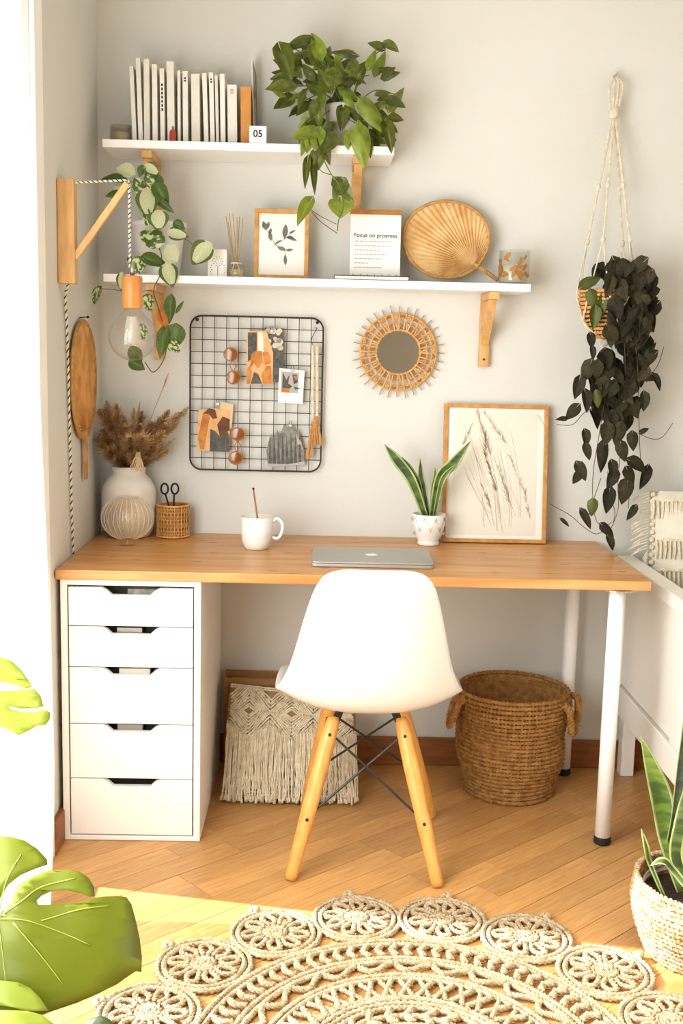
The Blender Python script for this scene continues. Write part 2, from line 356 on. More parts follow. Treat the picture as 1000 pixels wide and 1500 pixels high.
# ================================================================ THE SETTING
def structure(o): o['kind'] = 'structure'; return o
RW, RY, CH = 3.1, -4.2, 2.62
WY0, WY1, WZ0, WZ1 = .75, 2.75, .06, 2.38        # window opening in the left wall (distance from back wall, height)
structure(MB().box((-.12, 0, -.06), (RW+.1, .12, CH)).build('wall_back', M['wall']))
wl = structure(MB().box((-.12, -WY0, 0), (0, 0, CH)).box((-.12, RY, 0), (0, -WY1, CH)).box((-.12, -WY1, WZ1), (0, -WY0, CH)).box((-.12, -WY1, 0), (0, -WY0, WZ0)).build('wall_left', M['wall']))
structure(MB().box((RW, RY, 0), (RW+.1, 0, CH)).build('wall_right', M['wall']))
structure(MB().box((-.12, RY-.1, 0), (RW+.1, RY, CH)).build('wall_front', mat('fill_cut_wall_paint', (150, 144, 132), .9, (144, 138, 126), 2)))  # unseen wall behind the camera, its tone darkened to cut bounced fill light
structure(MB().box((-.12, RY, CH), (RW+.1, .12, CH+.06)).build('ceiling', M['ceiling']))
wn = structure(MB().box((-.1, -WY1, WZ0), (-.05, -WY1+.06, WZ1)).box((-.1, -WY0-.035, WZ0), (-.05, -WY0, WZ1)).box((-.1, -WY1, WZ1-.05), (-.05, -WY0, WZ1)).box((-.1, -WY1, WZ0), (-.05, -WY0, WZ0+.07)).build('window_1', M['white'], bevel=.004))
MB().box((-.095, -1.80, WZ0+.07), (-.055, -1.75, WZ1-.05)).build('mullion', M['white'], wn)
MB().box((-.078, -1.75, WZ0+.07), (-.074, -WY0-.035, WZ1-.05)).build('pane', glass('window_glass', (1, 1, 1), .1), wn)
MB().box((-.078, -WY1+.06, WZ0+.07), (-.074, -1.80, WZ1-.05)).build('pane', bpy.data.materials['window_glass'], wn)
structure(MB().box((0, -WY0, 0), (.012, -WY0+.075, WZ1+.07)).box((0, -WY1, WZ1), (.012, -WY0, WZ1+.07)).build('trim_1', M['white'], bevel=.003))
structure(MB().box((0, -.016, 0), (RW, 0, .09)).build('baseboard_back', M['base'], bevel=.004))
structure(MB().box((0, -WY0+.075, 0), (.016, -.016, .085)).build('baseboard_left', M['base'], bevel=.004))

# floor: dark bed, then single oak boards laid diagonally
fl = structure(MB().box((-.12, RY, -.06), (RW+.1, .12, -.012)).build('floor', M['subfloor']))
ANG = math.radians(41.5); BW, BL = .0725, .62
ca, sa = math.cos(ANG), math.sin(ANG)
def clip(poly, inside, cut):
    out = []
    for i in range(len(poly)):
        a, b = poly[i-1], poly[i]; ia, ib = inside(a), inside(b)
        if ia != ib: out.append(cut(a, b))
        if ib: out.append(b)
    return out
def clip_rect(poly, x0, y0, x1, y1):
    for ax, val, sg in ((0, x0, 1), (0, x1, -1), (1, y0, 1), (1, y1, -1)):
        if not poly: break
        poly = clip(poly, lambda p: (p[ax]-val)*sg >= 0, lambda a, b: tuple(a[i]+(b[i]-a[i])*((val-a[ax])/(b[ax]-a[ax])) for i in (0, 1)))
    return poly
rnd = random.Random(3); far = MB(); count = 0
rows = {}
cand = []
for j in range(-60, 60):
    off = rnd.random()*BL
    for i in range(-12, 12):
        u0 = i*BL+off; v0 = j*BW; g = .0007
        poly = [(u0+g, v0+g), (u0+BL-g, v0+g), (u0+BL-g, v0+BW-g), (u0+g, v0+BW-g)]
        poly = [(x*ca-y*sa, x*sa+y*ca) for x, y in poly]
        cx = sum(p[0] for p in poly)/4; cy = sum(p[1] for p in poly)/4
        poly = clip_rect(poly, 0, RY, RW, -.001)
        if len(poly) < 3: continue
        cand.append((abs(cx-.9)*.8+abs(cy+.7), poly, cx, cy))
cand.sort(key=lambda t: t[0])
for n_, (d, poly, cx, cy) in enumerate(cand):
    dz = rnd.uniform(-.0004, .0004)
    if n_ < 270:
        # local frame turned along the board so the grain follows it
        loc = [((x-cx)*ca+(y-cy)*sa, -(x-cx)*sa+(y-cy)*ca) for x, y in poly]
        ln = MB().prism([(x, y, -.012) for x, y in loc], (0, 0, .012+dz)).mesh('plank', M['floorboard'])
        o = link('plank', ln); o.location = (cx, cy, 0); o.rotation_euler = (0, 0, ANG); o.parent = fl
    else: far.prism([(x, y, -.012) for x, y in poly], (0, 0, .012+dz))
o = far.build('plank_field', M['floorboard'], fl); o['kind'] = 'stuff'

# ================================================================ DESK
DH = .725; DW = 1.512; DD = .597
desk = thing('desk', 'long pine-topped desk with white tube legs at its right end', 'desk', (.75, -.3, 0))
MB().box((.003, -DD, DH-.026), (DW, -.003, DH)).build('tabletop', M['desktop'], desk, bevel=.003)
for x, y, sp in ((1.437, -.553, 0), (1.437, -.066, 0)):
    l = MB().tube([(x, y, .016), (x, y, DH-.030)], .0205, 20).build('leg', M['white'], desk, smooth=True)
    MB().lathe([(.019, 0), (.0225, .003), (.0225, .017), (.0205, .022)], (x, y, .0006), 20).build('foot', M['rubber'], l)
    MB().lathe([(.05, DH-.031), (.05, DH-.0265)], (x, y, 0), 20, capt=True).build('mounting_plate', M['steel'], l)

# ================================================================ DRAWER UNIT
ux0, ux1, uy, uh = .012, .368, -.582, .6985
du = thing('drawer_unit', 'white five-drawer unit under the left end of the desk', 'drawer unit', (.19, -.3, 0))
MB().box((ux0, uy, .001), (ux0+.017, -.004, uh)).box((ux1-.017, uy, .001), (ux1, -.004, uh)).box((ux0+.017, uy, uh-.015), (ux1-.017, -.004, uh)).box((ux0+.017, uy, .001), (ux1-.017, -.004, .013)).box((ux0+.017, -.02, .013), (ux1-.017, -.004, uh-.015)).build('carcass', M['white'], du, bevel=.0015)
zs = [.679, .577, .469, .318, .170, .0155]
for i in range(5):
    z1, z0 = zs[i]-.0015, zs[i+1]+.0015; x0, x1 = ux0+.0205, ux1-.0205; c = (x0+x1)/2; h = .019
    out = [(x0, z0), (x1, z0), (x1, z1), (c+.074, z1), (c+.062, z1-.006), (c+.048, z1-h), (c-.048, z1-h), (c-.062, z1-.006), (c-.074, z1), (x0, z1)]
    d = MB().prism([(x, uy+.001, z) for x, z in out], (0, .017, 0)).build('drawer', M['white'], du, bevel=.001)
    MB().box((x0+.006, uy+.019, z0+.004), (x1-.006, -.06, z0+.009)).box((x0+.006, uy+.019, z0+.009), (x0+.014, -.06, z1-.03)).box((x1-.014, uy+.019, z0+.009), (x1-.006, -.06, z1-.03)).box((x0+.014, -.068, z0+.009), (x1-.014, -.06, z1-.03)).box((x0+.014, uy+.06, z0+.009), (x1-.014, uy+.066, z1-.008)).build('drawer_box', M['gap'], d)
for (i, xa, xb, mt) in ((0, .178, .262, 'graycard'), (1, .15, .215, 'steel'), (2, .155, .235, 'paper2'), (3, .15, .215, 'lightink')):
    z1 = zs[i]
    tag(MB().box((xa, uy+.025, zs[i+1]+.012), (xb, uy+.055, z1-.009)).build('paper_stack', M[mt], bevel=.001), ['grey papers showing in the handle gap of the top drawer', 'grey things showing in the handle gap of the second drawer', 'white papers showing in the handle gap of the third drawer', 'light grey papers showing in the handle gap of the fourth drawer'][i], 'papers')

# ================================================================ CHAIR
ch = thing('shell_chair', 'white plastic shell chair on splayed wooden legs, its back to the room', 'chair', (.8, -.6, 0))
prof = [(.405, .405, .185, 0, 0), (.44, .430, .205, .012, 0), (.50, .432, .222, .028, 0), (.57, .424, .230, .040, .0), (.64, .412, .233, .048, .006), (.70, .405, .232, .052, .022),
        (.745, .414, .230, .050, .045), (.785, .440, .218, .040, .066), (.815, .485, .206, .018, .078), (.838, .54, .191, .004, .078), (.858, .60, .177, 0, .07), (.876, .66, .163, 0, .058), (.892, .715, .149, 0, .045), (.906, .76, .135, 0, .032), (.914, .785, .120, 0, .024), (.918, .799, .095, 0, .016), (.919, .804, .065, 0, .008)]
P = []
for (Y, z, hw, ra, fw) in prof:
    row = []
    for k in range(-10, 11):
        s = k/10; a = abs(s)
        row.append(V((.797 + hw*s, -(Y - fw*a**2.2), z + ra*a**2.6)))
    P.append(row)
sh = MB().grid(P).build('seat_shell', M['plastic'], ch, smooth=True, solid=.007, sub=1)
sh.modifiers.move(1, 0)
feet = [((.612, -.788), (.712, -.665)), ((.972, -.812), (.880, -.665)), ((.996, -.403), (.885, -.53)), ((.640, -.385), (.706, -.53))]
tops = []
for (fx, fy), (tx, ty) in feet:
    a = V((tx, ty, .378)); b = V((fx, fy, .002)); tops.append((a, b))
    pts = [a.lerp(b, t) for t in (0, .03, .12, .3, .6, .97, 1)]
    l = MB().tube(pts, [.012, .0165, .0195, .0205, .019, .0155, .013], 14).build('leg', M['legwood'], ch, smooth=True)
    bm_ = MB()
    n = (V((tx, ty-.001, 0))-V((.797, -.6, 0))).normalized(); sgy = -1 if ty < -.6 else 1
    for t in (.10, .62):
        p = a.lerp(b, t) + V((0, sgy*.0185, 0)); bm_.lathe([(.0045, 0), (.004, .003)], (0, 0, 0), 8, capt=True)
        k = len(bm_.v)
        for q in range(k-16, k):
            x, y, z = bm_.v[q]; bm_.v[q] = (p.x+x, p.y+sgy*z, p.z+y)
    bm_.build('bolt', M['dark'], l)
br = MB()
for (a, b) in tops:
    t = a.lerp(b, .08); br.bar(t + V((0, 0, -.01)), V((a.x + (.797-a.x)*.22, a.y+(-.6-a.y)*.25, .398)), .014, .014)
br.bar((.722, -.65, .398), (.872, -.65, .398), .012, .012).bar((.722, -.545, .398), (.872, -.545, .398), .012, .012).bar((.735, -.65, .398), (.735, -.545, .398), .012, .012).bar((.86, -.65, .398), (.86, -.545, .398), .012, .012)
br.build('bracket', M['dark'], ch)
def lp(i, t): return tops[i][0].lerp(tops[i][1], t)
for i, j in ((0, 1), (1, 0), (2, 3), (3, 2), (0, 3), (3, 0), (1, 2), (2, 1)):
    MB().tube([lp(i, .10), lp(j, .62)], .0032, 6).build('strut', M['dark'], ch)

# ================================================================ SHELVES AND BRACKETS
def shelf(x0, x1, z, label):
    t = MB().box((x0, -.200, z-.0215), (x1, -.002, z)).build('wall_shelf', M['white'], bevel=.0015); tag(t, label, 'shelf'); return t
ZT, ZL = 1.8405, 1.4815
shelf(.052, .848, ZT, 'short white wall shelf, the upper one, holding the books')
shelf(.052, 1.240, ZL, 'long white wall shelf, the lower one, holding frames and fan')
def bracket(x, z, label, w=.030):
    b = thing('shelf_bracket', label, 'bracket', (x, -.0, z-.2), 'wooden shelf brackets')
    zt = z-.0225
    MB().box((x-w/2, -.022, zt-.212), (x+w/2, -.001, zt)).build('wall_upright', M['bracket'], b, bevel=.0015)
    MB().box((x-w/2, -.178, zt-.020), (x+w/2, -.022, zt)).build('shelf_arm', M['bracket'], b, bevel=.0015)
    MB().prism([(x-w/2+.004, -.022, zt-.150), (x-w/2+.004, -.022, zt-.115), (x-w/2+.004, -.135, zt-.0205), (x-w/2+.004, -.165, zt-.0205)], (w-.008, 0, 0)).build('brace', M['bracket'], b)
    s = MB()
    for zz in (zt-.19,): s.box((x-.0035, -.0225, zz-.003), (x+.0035, -.0218, zz+.003))
    s.build('screw', M['dark'], b)
    return b
bracket(1.143, ZL, 'wooden shelf bracket at the right end of the lower shelf')
bracket(.18, ZL, 'wooden shelf bracket under the left end of the lower shelf, behind the vine')
bracket(.752, ZT, 'wooden shelf bracket under the right end of the upper shelf')
bracket(.168, ZT, 'wooden shelf bracket under the left end of the upper shelf')

# ================================================================ BOOKS ON THE UPPER SHELF
BK = [  # base left, base right, top left, top right, top v, material, label
 (195, 201.5, 189.5, 196.5, 98, 'book', 'thin white book leaning left at the left end of the book row'),
 (203.5, 210.5, 199, 205.5, 86, 'book', 'tall thin white book leaning left, second from the left'),
 (211.5, 220.5, 210.5, 219, 87, 'bookgrey', 'tall grey-white book just right of the two leaning ones'),
 (224, 232, 222.5, 231, 95, 'book', 'white book fourth from the left, dark gap on its left'),
 (235.5, 242.5, 234, 241, 101, 'book', 'thin white book with dark spine lettering left of the thick tall one'),
 (246, 257.5, 244, 255.5, 91, 'book', 'thick tall white book behind the small red bottle'),
 (260.5, 265, 260, 265, 104, 'book', 'very thin white book right of the thick tall one'),
 (268.5, 276.5, 267.5, 275, 105, 'book', 'thin white book with a small dark mark at its spine top'),
 (281, 294.5, 280, 293, 109, 'bookgrey', 'thick grey-white book in the middle of the row'),
 (299.5, 306.5, 296, 303.5, 108, 'book', 'thin white book leaning left, right of the thick grey-white one'),
 (308.5, 315.5, 306, 312.5, 107, 'book', 'thin white book in the pair with dark spots, left of the pair'),
 (317, 321.5, 314.5, 319.5, 111, 'bookgrey', 'very thin grey book between two white ones at the right'),
 (323.5, 331, 322, 330, 109, 'book', 'thin white book left of the short white one'),
 (334, 349, 333, 348.5, 125, 'book', 'short thick white book left of the orange one'),
 (353, 369, 352.5, 370, 128, 'bookorange', 'short orange book at the right end of the row'),
]
def shelf_x(u, v, Y=.115): return at(u, v, Y).x
for (bl, brr, tl, tr, tv, mt, lab) in BK:
    xb0, xb1, xt0, xt1 = shelf_x(bl, 204), shelf_x(brr, 204), shelf_x(tl, tv), shelf_x(tr, tv); ztop = at((tl+tr)/2, tv, .115).z
    b = thing('book', lab, 'book', ((xb0+xb1)/2, -.1, ZT), 'books on the upper shelf')
    lean = math.atan2((xt0-xb0), ztop-ZT); h = math.hypot(ztop-ZT, xt0-xb0); wd = max((xb1-xb0)*.9, .0065); b.rotation_euler = (0, lean, 0); b.location = (xb0 + (wd*math.cos(lean) if lean > 0 else 0)*0, -.1, ZT+.0005 + (wd*math.sin(lean) if lean > 0 else 0))
    dp = .115 if h < .2 else .15
    y0 = -.018 if True else 0; c = .0013
    f = -.02
    MB().box((0, f, 0), (c, f+dp*.72, h)).box((wd-c, f, 0), (wd, f+dp*.72, h)).box((c, f, 0), (wd-c, f+c, h)).build('cover', M[mt], b, world=False)
    MB().box((c, f+c, .003), (wd-c, f+dp*.72-.004, h-.003)).build('page_block', M['paper'], b, world=False)
    dk = MB(); r2 = random.Random(int(bl*10))
    if lab.find('lettering') > 0:
        for k in range(7): dk.box((wd*.3, f-.0004, h*.45+k*.011), (wd*.7, f, h*.45+k*.011+.007))
    elif lab.find('dark mark') > 0 or lab.find('short thick') >= 0 or lab.find('dark spots') > 0:
        for k in range(2): dk.box((wd*.3, f-.0004, h*.86+k*.007), (wd*.7, f, h*.86+k*.007+.0045))
    if dk.v: dk.build('spine_print', M['lightink'] if lab.find('dark') < 0 else M['ink'], b, world=False)
p = at(253, 203, .14); t = thing('red_bottle', 'small red bottle standing in front of the white books', 'bottle', (p.x, -.14, ZT))
MB().lathe([(.0085, 0), (.0095, .003), (.0095, .03), (.008, .036)], (p.x, -.14, ZT+.0005), 14).build('bottle', M['red'], t, smooth=True)
MB().lathe([(.0085, .036), (.005, .039), (.003, .042), (.003, .048)], (p.x, -.14, ZT+.0005), 14, capt=True).build('cap', M['goldbrown'], t)
# thin pale panel leaning at the right of the books
p = at(378, 208, .06); q = at(369, 92, .03)
t = thing('thin_album', 'thin pale album leaning behind the small white cube', 'album', (p.x, -.06, ZT))
MB().prism([(p.x-.010, -.075, ZT+.001), (p.x-.006, -.075, ZT+.001), (q.x+.004, -.075, q.z), (q.x, -.075, q.z)], (0, .055, 0)).build('page_block', M['paper2'], t)
MB().prism([(p.x-.0055, -.076, ZT+.001), (p.x-.002, -.076, ZT+.001), (q.x+.012, -.076, q.z-.03), (q.x+.0045, -.076, q.z)], (0, .057, 0)).build('cover', M['graycard'], t)
# white cube with digits
p = at(378, 208, .17); t = thing('number_cube', 'small white cube with the digits 05 on its face', 'cube', (p.x, -.165, ZT))
MB().box((p.x-.0235, -.188, ZT+.0005), (p.x+.0235, -.145, ZT+.0475)).build('block', M['white'], t, bevel=.002)
def text(body, size, loc, m, parent, world=True, rot=(PI/2, 0, 0), align='CENTER', name='lettering', bold=.0):
    c = bpy.data.curves.new(name, 'FONT'); c.body = body; c.size = size; c.align_x = align; c.align_y = 'CENTER'; c.extrude = .0003; c.offset = bold
    tmp = bpy.data.objects.new('tmp', c); COL.objects.link(tmp); dg = bpy.context.evaluated_depsgraph_get(); me = bpy.data.meshes.new_from_object(tmp.evaluated_get(dg))
    bpy.data.objects.remove(tmp); me.materials.clear(); me.materials.append(m)
    me.transform(Matrix.Translation(loc) @ Euler(rot).to_matrix().to_4x4()); return link(name, me, parent, world)
text('05', .026, (p.x, -.1885, ZT+.026), M['ink'], t, bold=.0006)
# glass tealight jar at the left end
p = at(176, 203, .1)
def jar(name, label, p, r, h, mg, fill, fillm, grp=None):
    t = thing(name, label, 'jar', (p[0], p[1], p[2]))
    MB().lathe([(r*.96, 0), (r, .004), (r, h), (r-.002, h), (r-.002, .006), (.001, .006)], (p[0], p[1], p[2]+.0005), 28).build('glass', mg, t, smooth=True)
    if fill: MB().lathe([(r-.003, .007), (r-.003, fill), (.002, fill+.001)], (p[0], p[1], p[2]+.0005), 24).build('candle', fillm, t, smooth=True)
    return t
jar('candle_jar', 'small glass candle jar at the left end of the upper shelf', (p.x+.002, -.10, ZT), .030, .053, M['smoke'], .034, M['wax'])

# ================================================================ LEAVES
def leaf_mesh(name, mats, shape='heart', cup=.12, droop=.15, nu=8, nv=6, varcol=False):
    rows = []
    for i in range(nu+1):
        t = i/nu; row = []
        if shape == 'heart': wdt = (math.sin(PI*min(1, t**.62))**.75)*(1-.35*t)*.62 if 0 < t < 1 else .02
        elif shape == 'oval': wdt = math.sin(PI*t**.8)**.8*.5 if 0 < t < 1 else .02
        else: wdt = math.sin(PI*t**.7)*.5 if 0 < t < 1 else .02
        for k in range(-nv//2, nv//2+1):
            s = k/(nv/2); x = s*wdt; y = t - (.20*abs(s)**1.5*(1-t)**3*2.2 if shape == 'heart' else 0)
            z = cup*abs(s)**1.4*wdt*2 - droop*t*t + .015*math.sin(9*t+4*s)
            row.append((x, y, z))
        rows.append([V(q) for q in row])
    mb = MB().grid(rows)
    if varcol: mb.m = [1 if ((k < 1 or k > nv-2) and i > 0) or i > nu-2 else 0 for i in range(nu) for k in range(nv)]
    return mb.mesh(name, mats, True)
LM = {}
for nm in ('pothos', 'pothoslight', 'darkleaf', 'olive', 'varwhite', 'vargreen', 'varieg', 'deadleaf'):
    shp = 'oval' if nm in ('varwhite', 'vargreen', 'varieg', 'deadleaf') else 'heart'
    LM[nm] = [leaf_mesh('leaf', M[nm], shp, c, d) for c, d in ((.12, .12), (.28, .25), (-.10, .30))]
LM['varedge'] = [leaf_mesh('leaf', [M['varwhite'], M['vargreen']], 'oval', c, d, varcol=True) for c, d in ((.12, .1), (.25, .2))]
def leaf(kind, base, dirv, normal, ln, wd, parent, rng=random, name='leaf'):
    base, y = V(base), V(dirv).normalized(); n = V(normal); x = y.cross(n); x = x.normalized() if x.length > 1e-4 else y.orthogonal().normalized(); z = x.cross(y)
    me = rng.choice(LM[kind]); o = bpy.data.objects.new(name, me); COL.objects.link(o)
    o.matrix_world = Matrix(((x.x*wd, y.x*ln, z.x*ln, base.x), (x.y*wd, y.y*ln, z.y*ln, base.y), (x.z*wd, y.z*ln, z.z*ln, base.z), (0, 0, 0, 1)))
    if parent:
        mw = o.matrix_world.copy(); o.parent = parent; o.matrix_parent_inverse = Matrix.Translation(-parent.location); o.matrix_basis = mw
    return o
def leaf_px(kind, cu, cv, Y, lpx, wpx, ang, parent, tilt=0, rng=random, name='leaf', up=0, roll=0):
    """leaf about the point seen at (cu,cv) on the plane Y in front of the wall; ang 0 = right, 90 = down"""
    c = at(cu, cv, Y); sc = (c-CAM).dot(FW)/FPX; a = math.radians(ang)
    d = V((math.cos(a), -math.sin(math.radians(tilt)), -math.sin(a))).normalized()
    n = V((roll, -1, .35+up))
    ln, wd = lpx*sc, wpx*sc
    return leaf(kind, c - d*ln*.5, d, n, ln, wd*.9, parent, rng, name)
def blob_leaves(kind_fn, rows, Yr, n, size, parent, seed, dirfn, aspect=(.7, .95)):
    rg = random.Random(seed); vs = [r[0] for r in rows]
    areas = []
    tot = sum(max(0, (b[2]-b[1])) for b in rows)
    for i in range(n):
        v = None
        while v is None:
            vv = rg.uniform(vs[0], vs[-1]); k = max(j for j in range(len(vs)) if vs[j] <= vv); k = min(k, len(rows)-2)
            f = (vv-vs[k])/(vs[k+1]-vs[k]); a = rows[k][1]*(1-f)+rows[k+1][1]*f; b = rows[k][2]*(1-f)+rows[k+1][2]*f
            if rg.random() < (b-a)/110: v = vv
        u = rg.uniform(a, b); Y = rg.uniform(*Yr); L = rg.uniform(*size)
        leaf_px(kind_fn(rg, u, v), u, v, Y, L, L*rg.uniform(*aspect), dirfn(rg, u, v), parent, rg.uniform(-35, 45), rg, up=rg.uniform(-.5, .6), roll=rg.uniform(-.9, .9))
def vine(pts, r, m, parent, name='vine', n=8):
    return MB().tube(bez(pts, n), r, 5).build(name, m, parent, smooth=True)

# ---- pothos on the upper shelf
pc = at(508, 205, .11)
po = thing('potted_pothos', 'bushy green pothos in a grey pot at the right end of the upper shelf', 'plant', (pc.x, -.11, ZT))
MB().lathe([(.045, 0), (.048, .004), (.062, .115), (.063, .12), (.058, .12), (.055, .105), (.002, .105)], (pc.x, -.11, ZT+.0006), 28).build('pot', M['greypot'], po, smooth=True)
MB().lathe([(.054, .100), (.002, .1065)], (pc.x, -.11, ZT+.0012), 20, capb=False).build('soil', M['soil'], po)
rowsP = [(68, 428, 470), (85, 415, 560), (105, 408, 582), (125, 400, 586), (145, 405, 588), (165, 412, 585), (185, 432, 580), (205, 440, 578), (222, 446, 562)]
def pk(rg, u, v): return 'pothoslight' if rg.random() < .22 else 'pothos'
def pd(rg, u, v): return math.degrees(math.atan2((v-150)*.8+25, (u-492))) + rg.uniform(-45, 45)
blob_leaves(pk, rowsP, (.03, .22), 122, (16, 31), po, 5, pd, (.55, .8))
for (u, v, L, W, a, k) in [(462, 62, 30, 22, 250, 'pothoslight'), (405, 128, 34, 22, 175, 'pothos'), (430, 70, 40, 20, 165, 'pothos'), (500, 75, 30, 14, 190, 'pothos'), (548, 66, 20, 16, 200, 'pothos'), (576, 70, 20, 16, 30, 'pothos'), (582, 140, 30, 16, 300, 'pothos'), (583, 152, 24, 18, 20, 'pothos'),
        (448, 258, 34, 12, 95, 'pothos'), (459, 240, 28, 18, 100, 'pothos'), (460, 265, 40, 11, 86, 'pothos'), (531, 220, 48, 30, 80, 'pothoslight'), (494, 280, 26, 22, 120, 'pothos'), (507, 283, 34, 24, 48, 'pothos'), (499, 308, 22, 38, 90, 'pothoslight'), (443, 314, 34, 20, 120, 'pothoslight'),
        (570, 205, 36, 20, 75, 'pothos'), (474, 215, 30, 30, 130, 'pothos'), (440, 198, 34, 22, 165, 'pothoslight'), (463, 208, 26, 24, 100, 'pothoslight'), (550, 172, 44, 28, 50, 'pothoslight'), (420, 100, 44, 30, 70, 'pothos'), (478, 225, 34, 18, 70, 'pothos'), (468, 235, 26, 16, 100, 'pothos')]:
    leaf_px(k, u, v, .235, L, W, a, po, 8)
vine([at(500, 165, .12), at(470, 205, .20), at(472, 228, .228), at(485, 255, .235), at(497, 272, .235), at(503, 300, .235), at(496, 322, .235), at(494, 338, .22)], .0016, M['stem'], po)
vine([at(458, 230, .225), at(470, 250, .235), at(484, 256, .235)], .0012, M['stem'], po)
vine([at(456, 310, .235), at(470, 325, .235), at(494, 342, .22)], .0012, M['brownstem'], po)
vine([at(452, 305, .235), at(468, 316, .235), at(492, 328, .22)], .001, M['brownstem'], po)
for tip in [(430, 70), (455, 65), (560, 70), (585, 140), (410, 130), (450, 200), (570, 200), (540, 110), (470, 120), (520, 95), (440, 150), (535, 215)]:
    e = at(tip[0], tip[1], .12+.1*random.random()); s = V((pc.x, -.11, ZT+.1)); mid = s.lerp(e, .5)+V((0, -.01, .035))
    vine([s, mid, e], .0015, M['stem'], po, 'stem')

# ---- variegated vine on the lower shelf
hc = at(232, 400, .105)
hy = thing('variegated_vine', 'green and cream variegated vine in a white pot on the lower shelf', 'plant', (hc.x, -.105, ZL))
MB().lathe([(.058, 0), (.060, .004), (.074, .135), (.079, .137), (.080, .150), (.075, .150), (.072, .125), (.002, .125)], (hc.x, -.105, ZL+.0006), 32).build('pot', M['whitepot'], hy, smooth=True)
MB().lathe([(.071, .12), (.002, .126)], (hc.x, -.105, ZL+.0012), 20, capb=False).build('soil', M['soil'], hy)
HL = [(168, 263, 42, 15, 185, 'vargreen'), (166, 283, 26, 13, 170, 'vargreen'), (222, 248, 26, 22, 30, 'varedge'), (207, 250, 18, 14, 110, 'vargreen'), (205, 275, 34, 22, 60, 'varieg'), (222, 262, 30, 24, 60, 'varieg'), (216, 296, 44, 38, 88, 'varedge'), (236, 284, 40, 26, 60, 'vargreen'), (240, 300, 36, 14, 35, 'vargreen'),
      (232, 322, 30, 36, 85, 'varedge'), (216, 318, 26, 18, 100, 'varieg'), (260, 343, 32, 24, 10, 'varedge'), (222, 347, 42, 34, 200, 'varieg'), (252, 371, 28, 25, 60, 'varwhite'), (295, 371, 42, 38, 135, 'varedge'), (248, 402, 36, 32, 75, 'varedge'), (225, 382, 40, 22, 15, 'vargreen'), (203, 388, 26, 26, 100, 'varieg'), (190, 382, 20, 12, 100, 'varieg'),
      (178, 412, 28, 16, 95, 'varedge'), (142, 432, 30, 14, 115, 'varieg'), (217, 443, 26, 22, 80, 'varieg'), (239, 468, 30, 16, 60, 'deadleaf'), (249, 452, 44, 20, 95, 'vargreen'), (262, 450, 22, 7, 300, 'vargreen'), (256, 492, 38, 36, 95, 'vargreen'), (238, 500, 50, 22, 100, 'vargreen'), (198, 520, 30, 24, 60, 'vargreen'), (184, 250, 30, 24, 200, 'varwhite'), (178, 273, 28, 16, 190, 'varwhite'),
      (200, 534, 26, 22, 30, 'vargreen'), (255, 508, 22, 20, 40, 'varieg'), (232, 262, 22, 14, 240, 'vargreen'), (262, 330, 20, 16, 30, 'vargreen'), (208, 486, 24, 20, 80, 'varieg')]
for (u, v, L, W, a, k) in HL: leaf_px(k, u, v, .225 + (.03 if v < 330 else 0), L, W, a, hy, 5, up=-.2)
vine([at(228, 352, .12), at(226, 335, .20), at(226, 300, .235), at(215, 270, .245), at(196, 268, .235), at(185, 262, .235)], .0016, M['stem'], hy)
vine([at(225, 350, .12), at(236, 372, .215), at(235, 400, .225), at(225, 425, .225), at(232, 452, .225), at(240, 480, .225), at(244, 505, .225), at(238, 530, .225), at(224, 545, .225), at(212, 530, .225)], .0015, M['brownstem'], hy)
vine([at(222, 425, .225), at(190, 428, .225), at(165, 424, .225), at(147, 423, .225)], .001, M['brownstem'], hy)
vine([at(262, 348, .2), at(275, 352, .22), at(285, 362, .225)], .001, M['stem'], hy)

# ================================================================ SMALL THINGS ON THE LOWER SHELF
def dots(cells, m, parent): pass
p = at(320, 404, .12); t = thing('tea_light_house', 'small white holder with dotted flower pattern beside the reed diffuser', 'candle holder', (p.x, -.12, ZL))
x0, x1, zt = at(305, 400, .12).x, at(333, 400, .12).x, at(320, 366, .12).z
MB().box((x0, -.145, ZL+.0005), (x1, -.095, zt)).build('block', M['paper'], t, bevel=.002)
dm = MB(); cx_ = (x0+x1)/2+.002; cz_ = ZL+.045
for k in range(10):
    a = 2*PI*k/10; dm.lathe([(.0017, 0), (.0015, .0006)], (0, 0, 0), 6, capt=True)
    for q in range(len(dm.v)-12, len(dm.v)): x, y, z = dm.v[q]; dm.v[q] = (cx_+.014*math.cos(a)+x, -.1451-z, cz_+.012*math.sin(a)+y)
for k in range(6):
    a = 2*PI*k/6; dm.lathe([(.0014, 0), (.0012, .0006)], (0, 0, 0), 6, capt=True)
    for q in range(len(dm.v)-12, len(dm.v)): x, y, z = dm.v[q]; dm.v[q] = (cx_+.007*math.cos(a)+x, -.1451-z, cz_+.006*math.sin(a)+y)
dm.box((cx_-.0008, -.1456, ZL+.006), (cx_+.0008, -.1450, cz_-.014))
for s in (-1, 1):
    for k in range(5): dm.box((cx_+s*(.018+.002*(k % 2))-.0013, -.1456, ZL+.008+k*.006), (cx_+s*(.018+.002*(k % 2))+.0013, -.1450, ZL+.0105+k*.006))
dm.build('dotted_print', M['print'], t)
p = at(346, 404, .12); t = thing('reed_diffuser', 'small glass diffuser bottle with thin wooden reeds on the lower shelf', 'diffuser', (p.x, -.12, ZL))
MB().lathe([(.021, 0), (.023, .003), (.023, .034), (.012, .044), (.010, .056), (.012, .058)], (p.x, -.12, ZL+.0005), 20).build('bottle', M['glass'], t, smooth=True)
MB().lathe([(.020, .003), (.020, .024), (.002, .0245)], (p.x, -.12, ZL+.0008), 20).build('oil', mat('amber_oil', (222, 196, 156), .3, trans=.3), t, smooth=True)
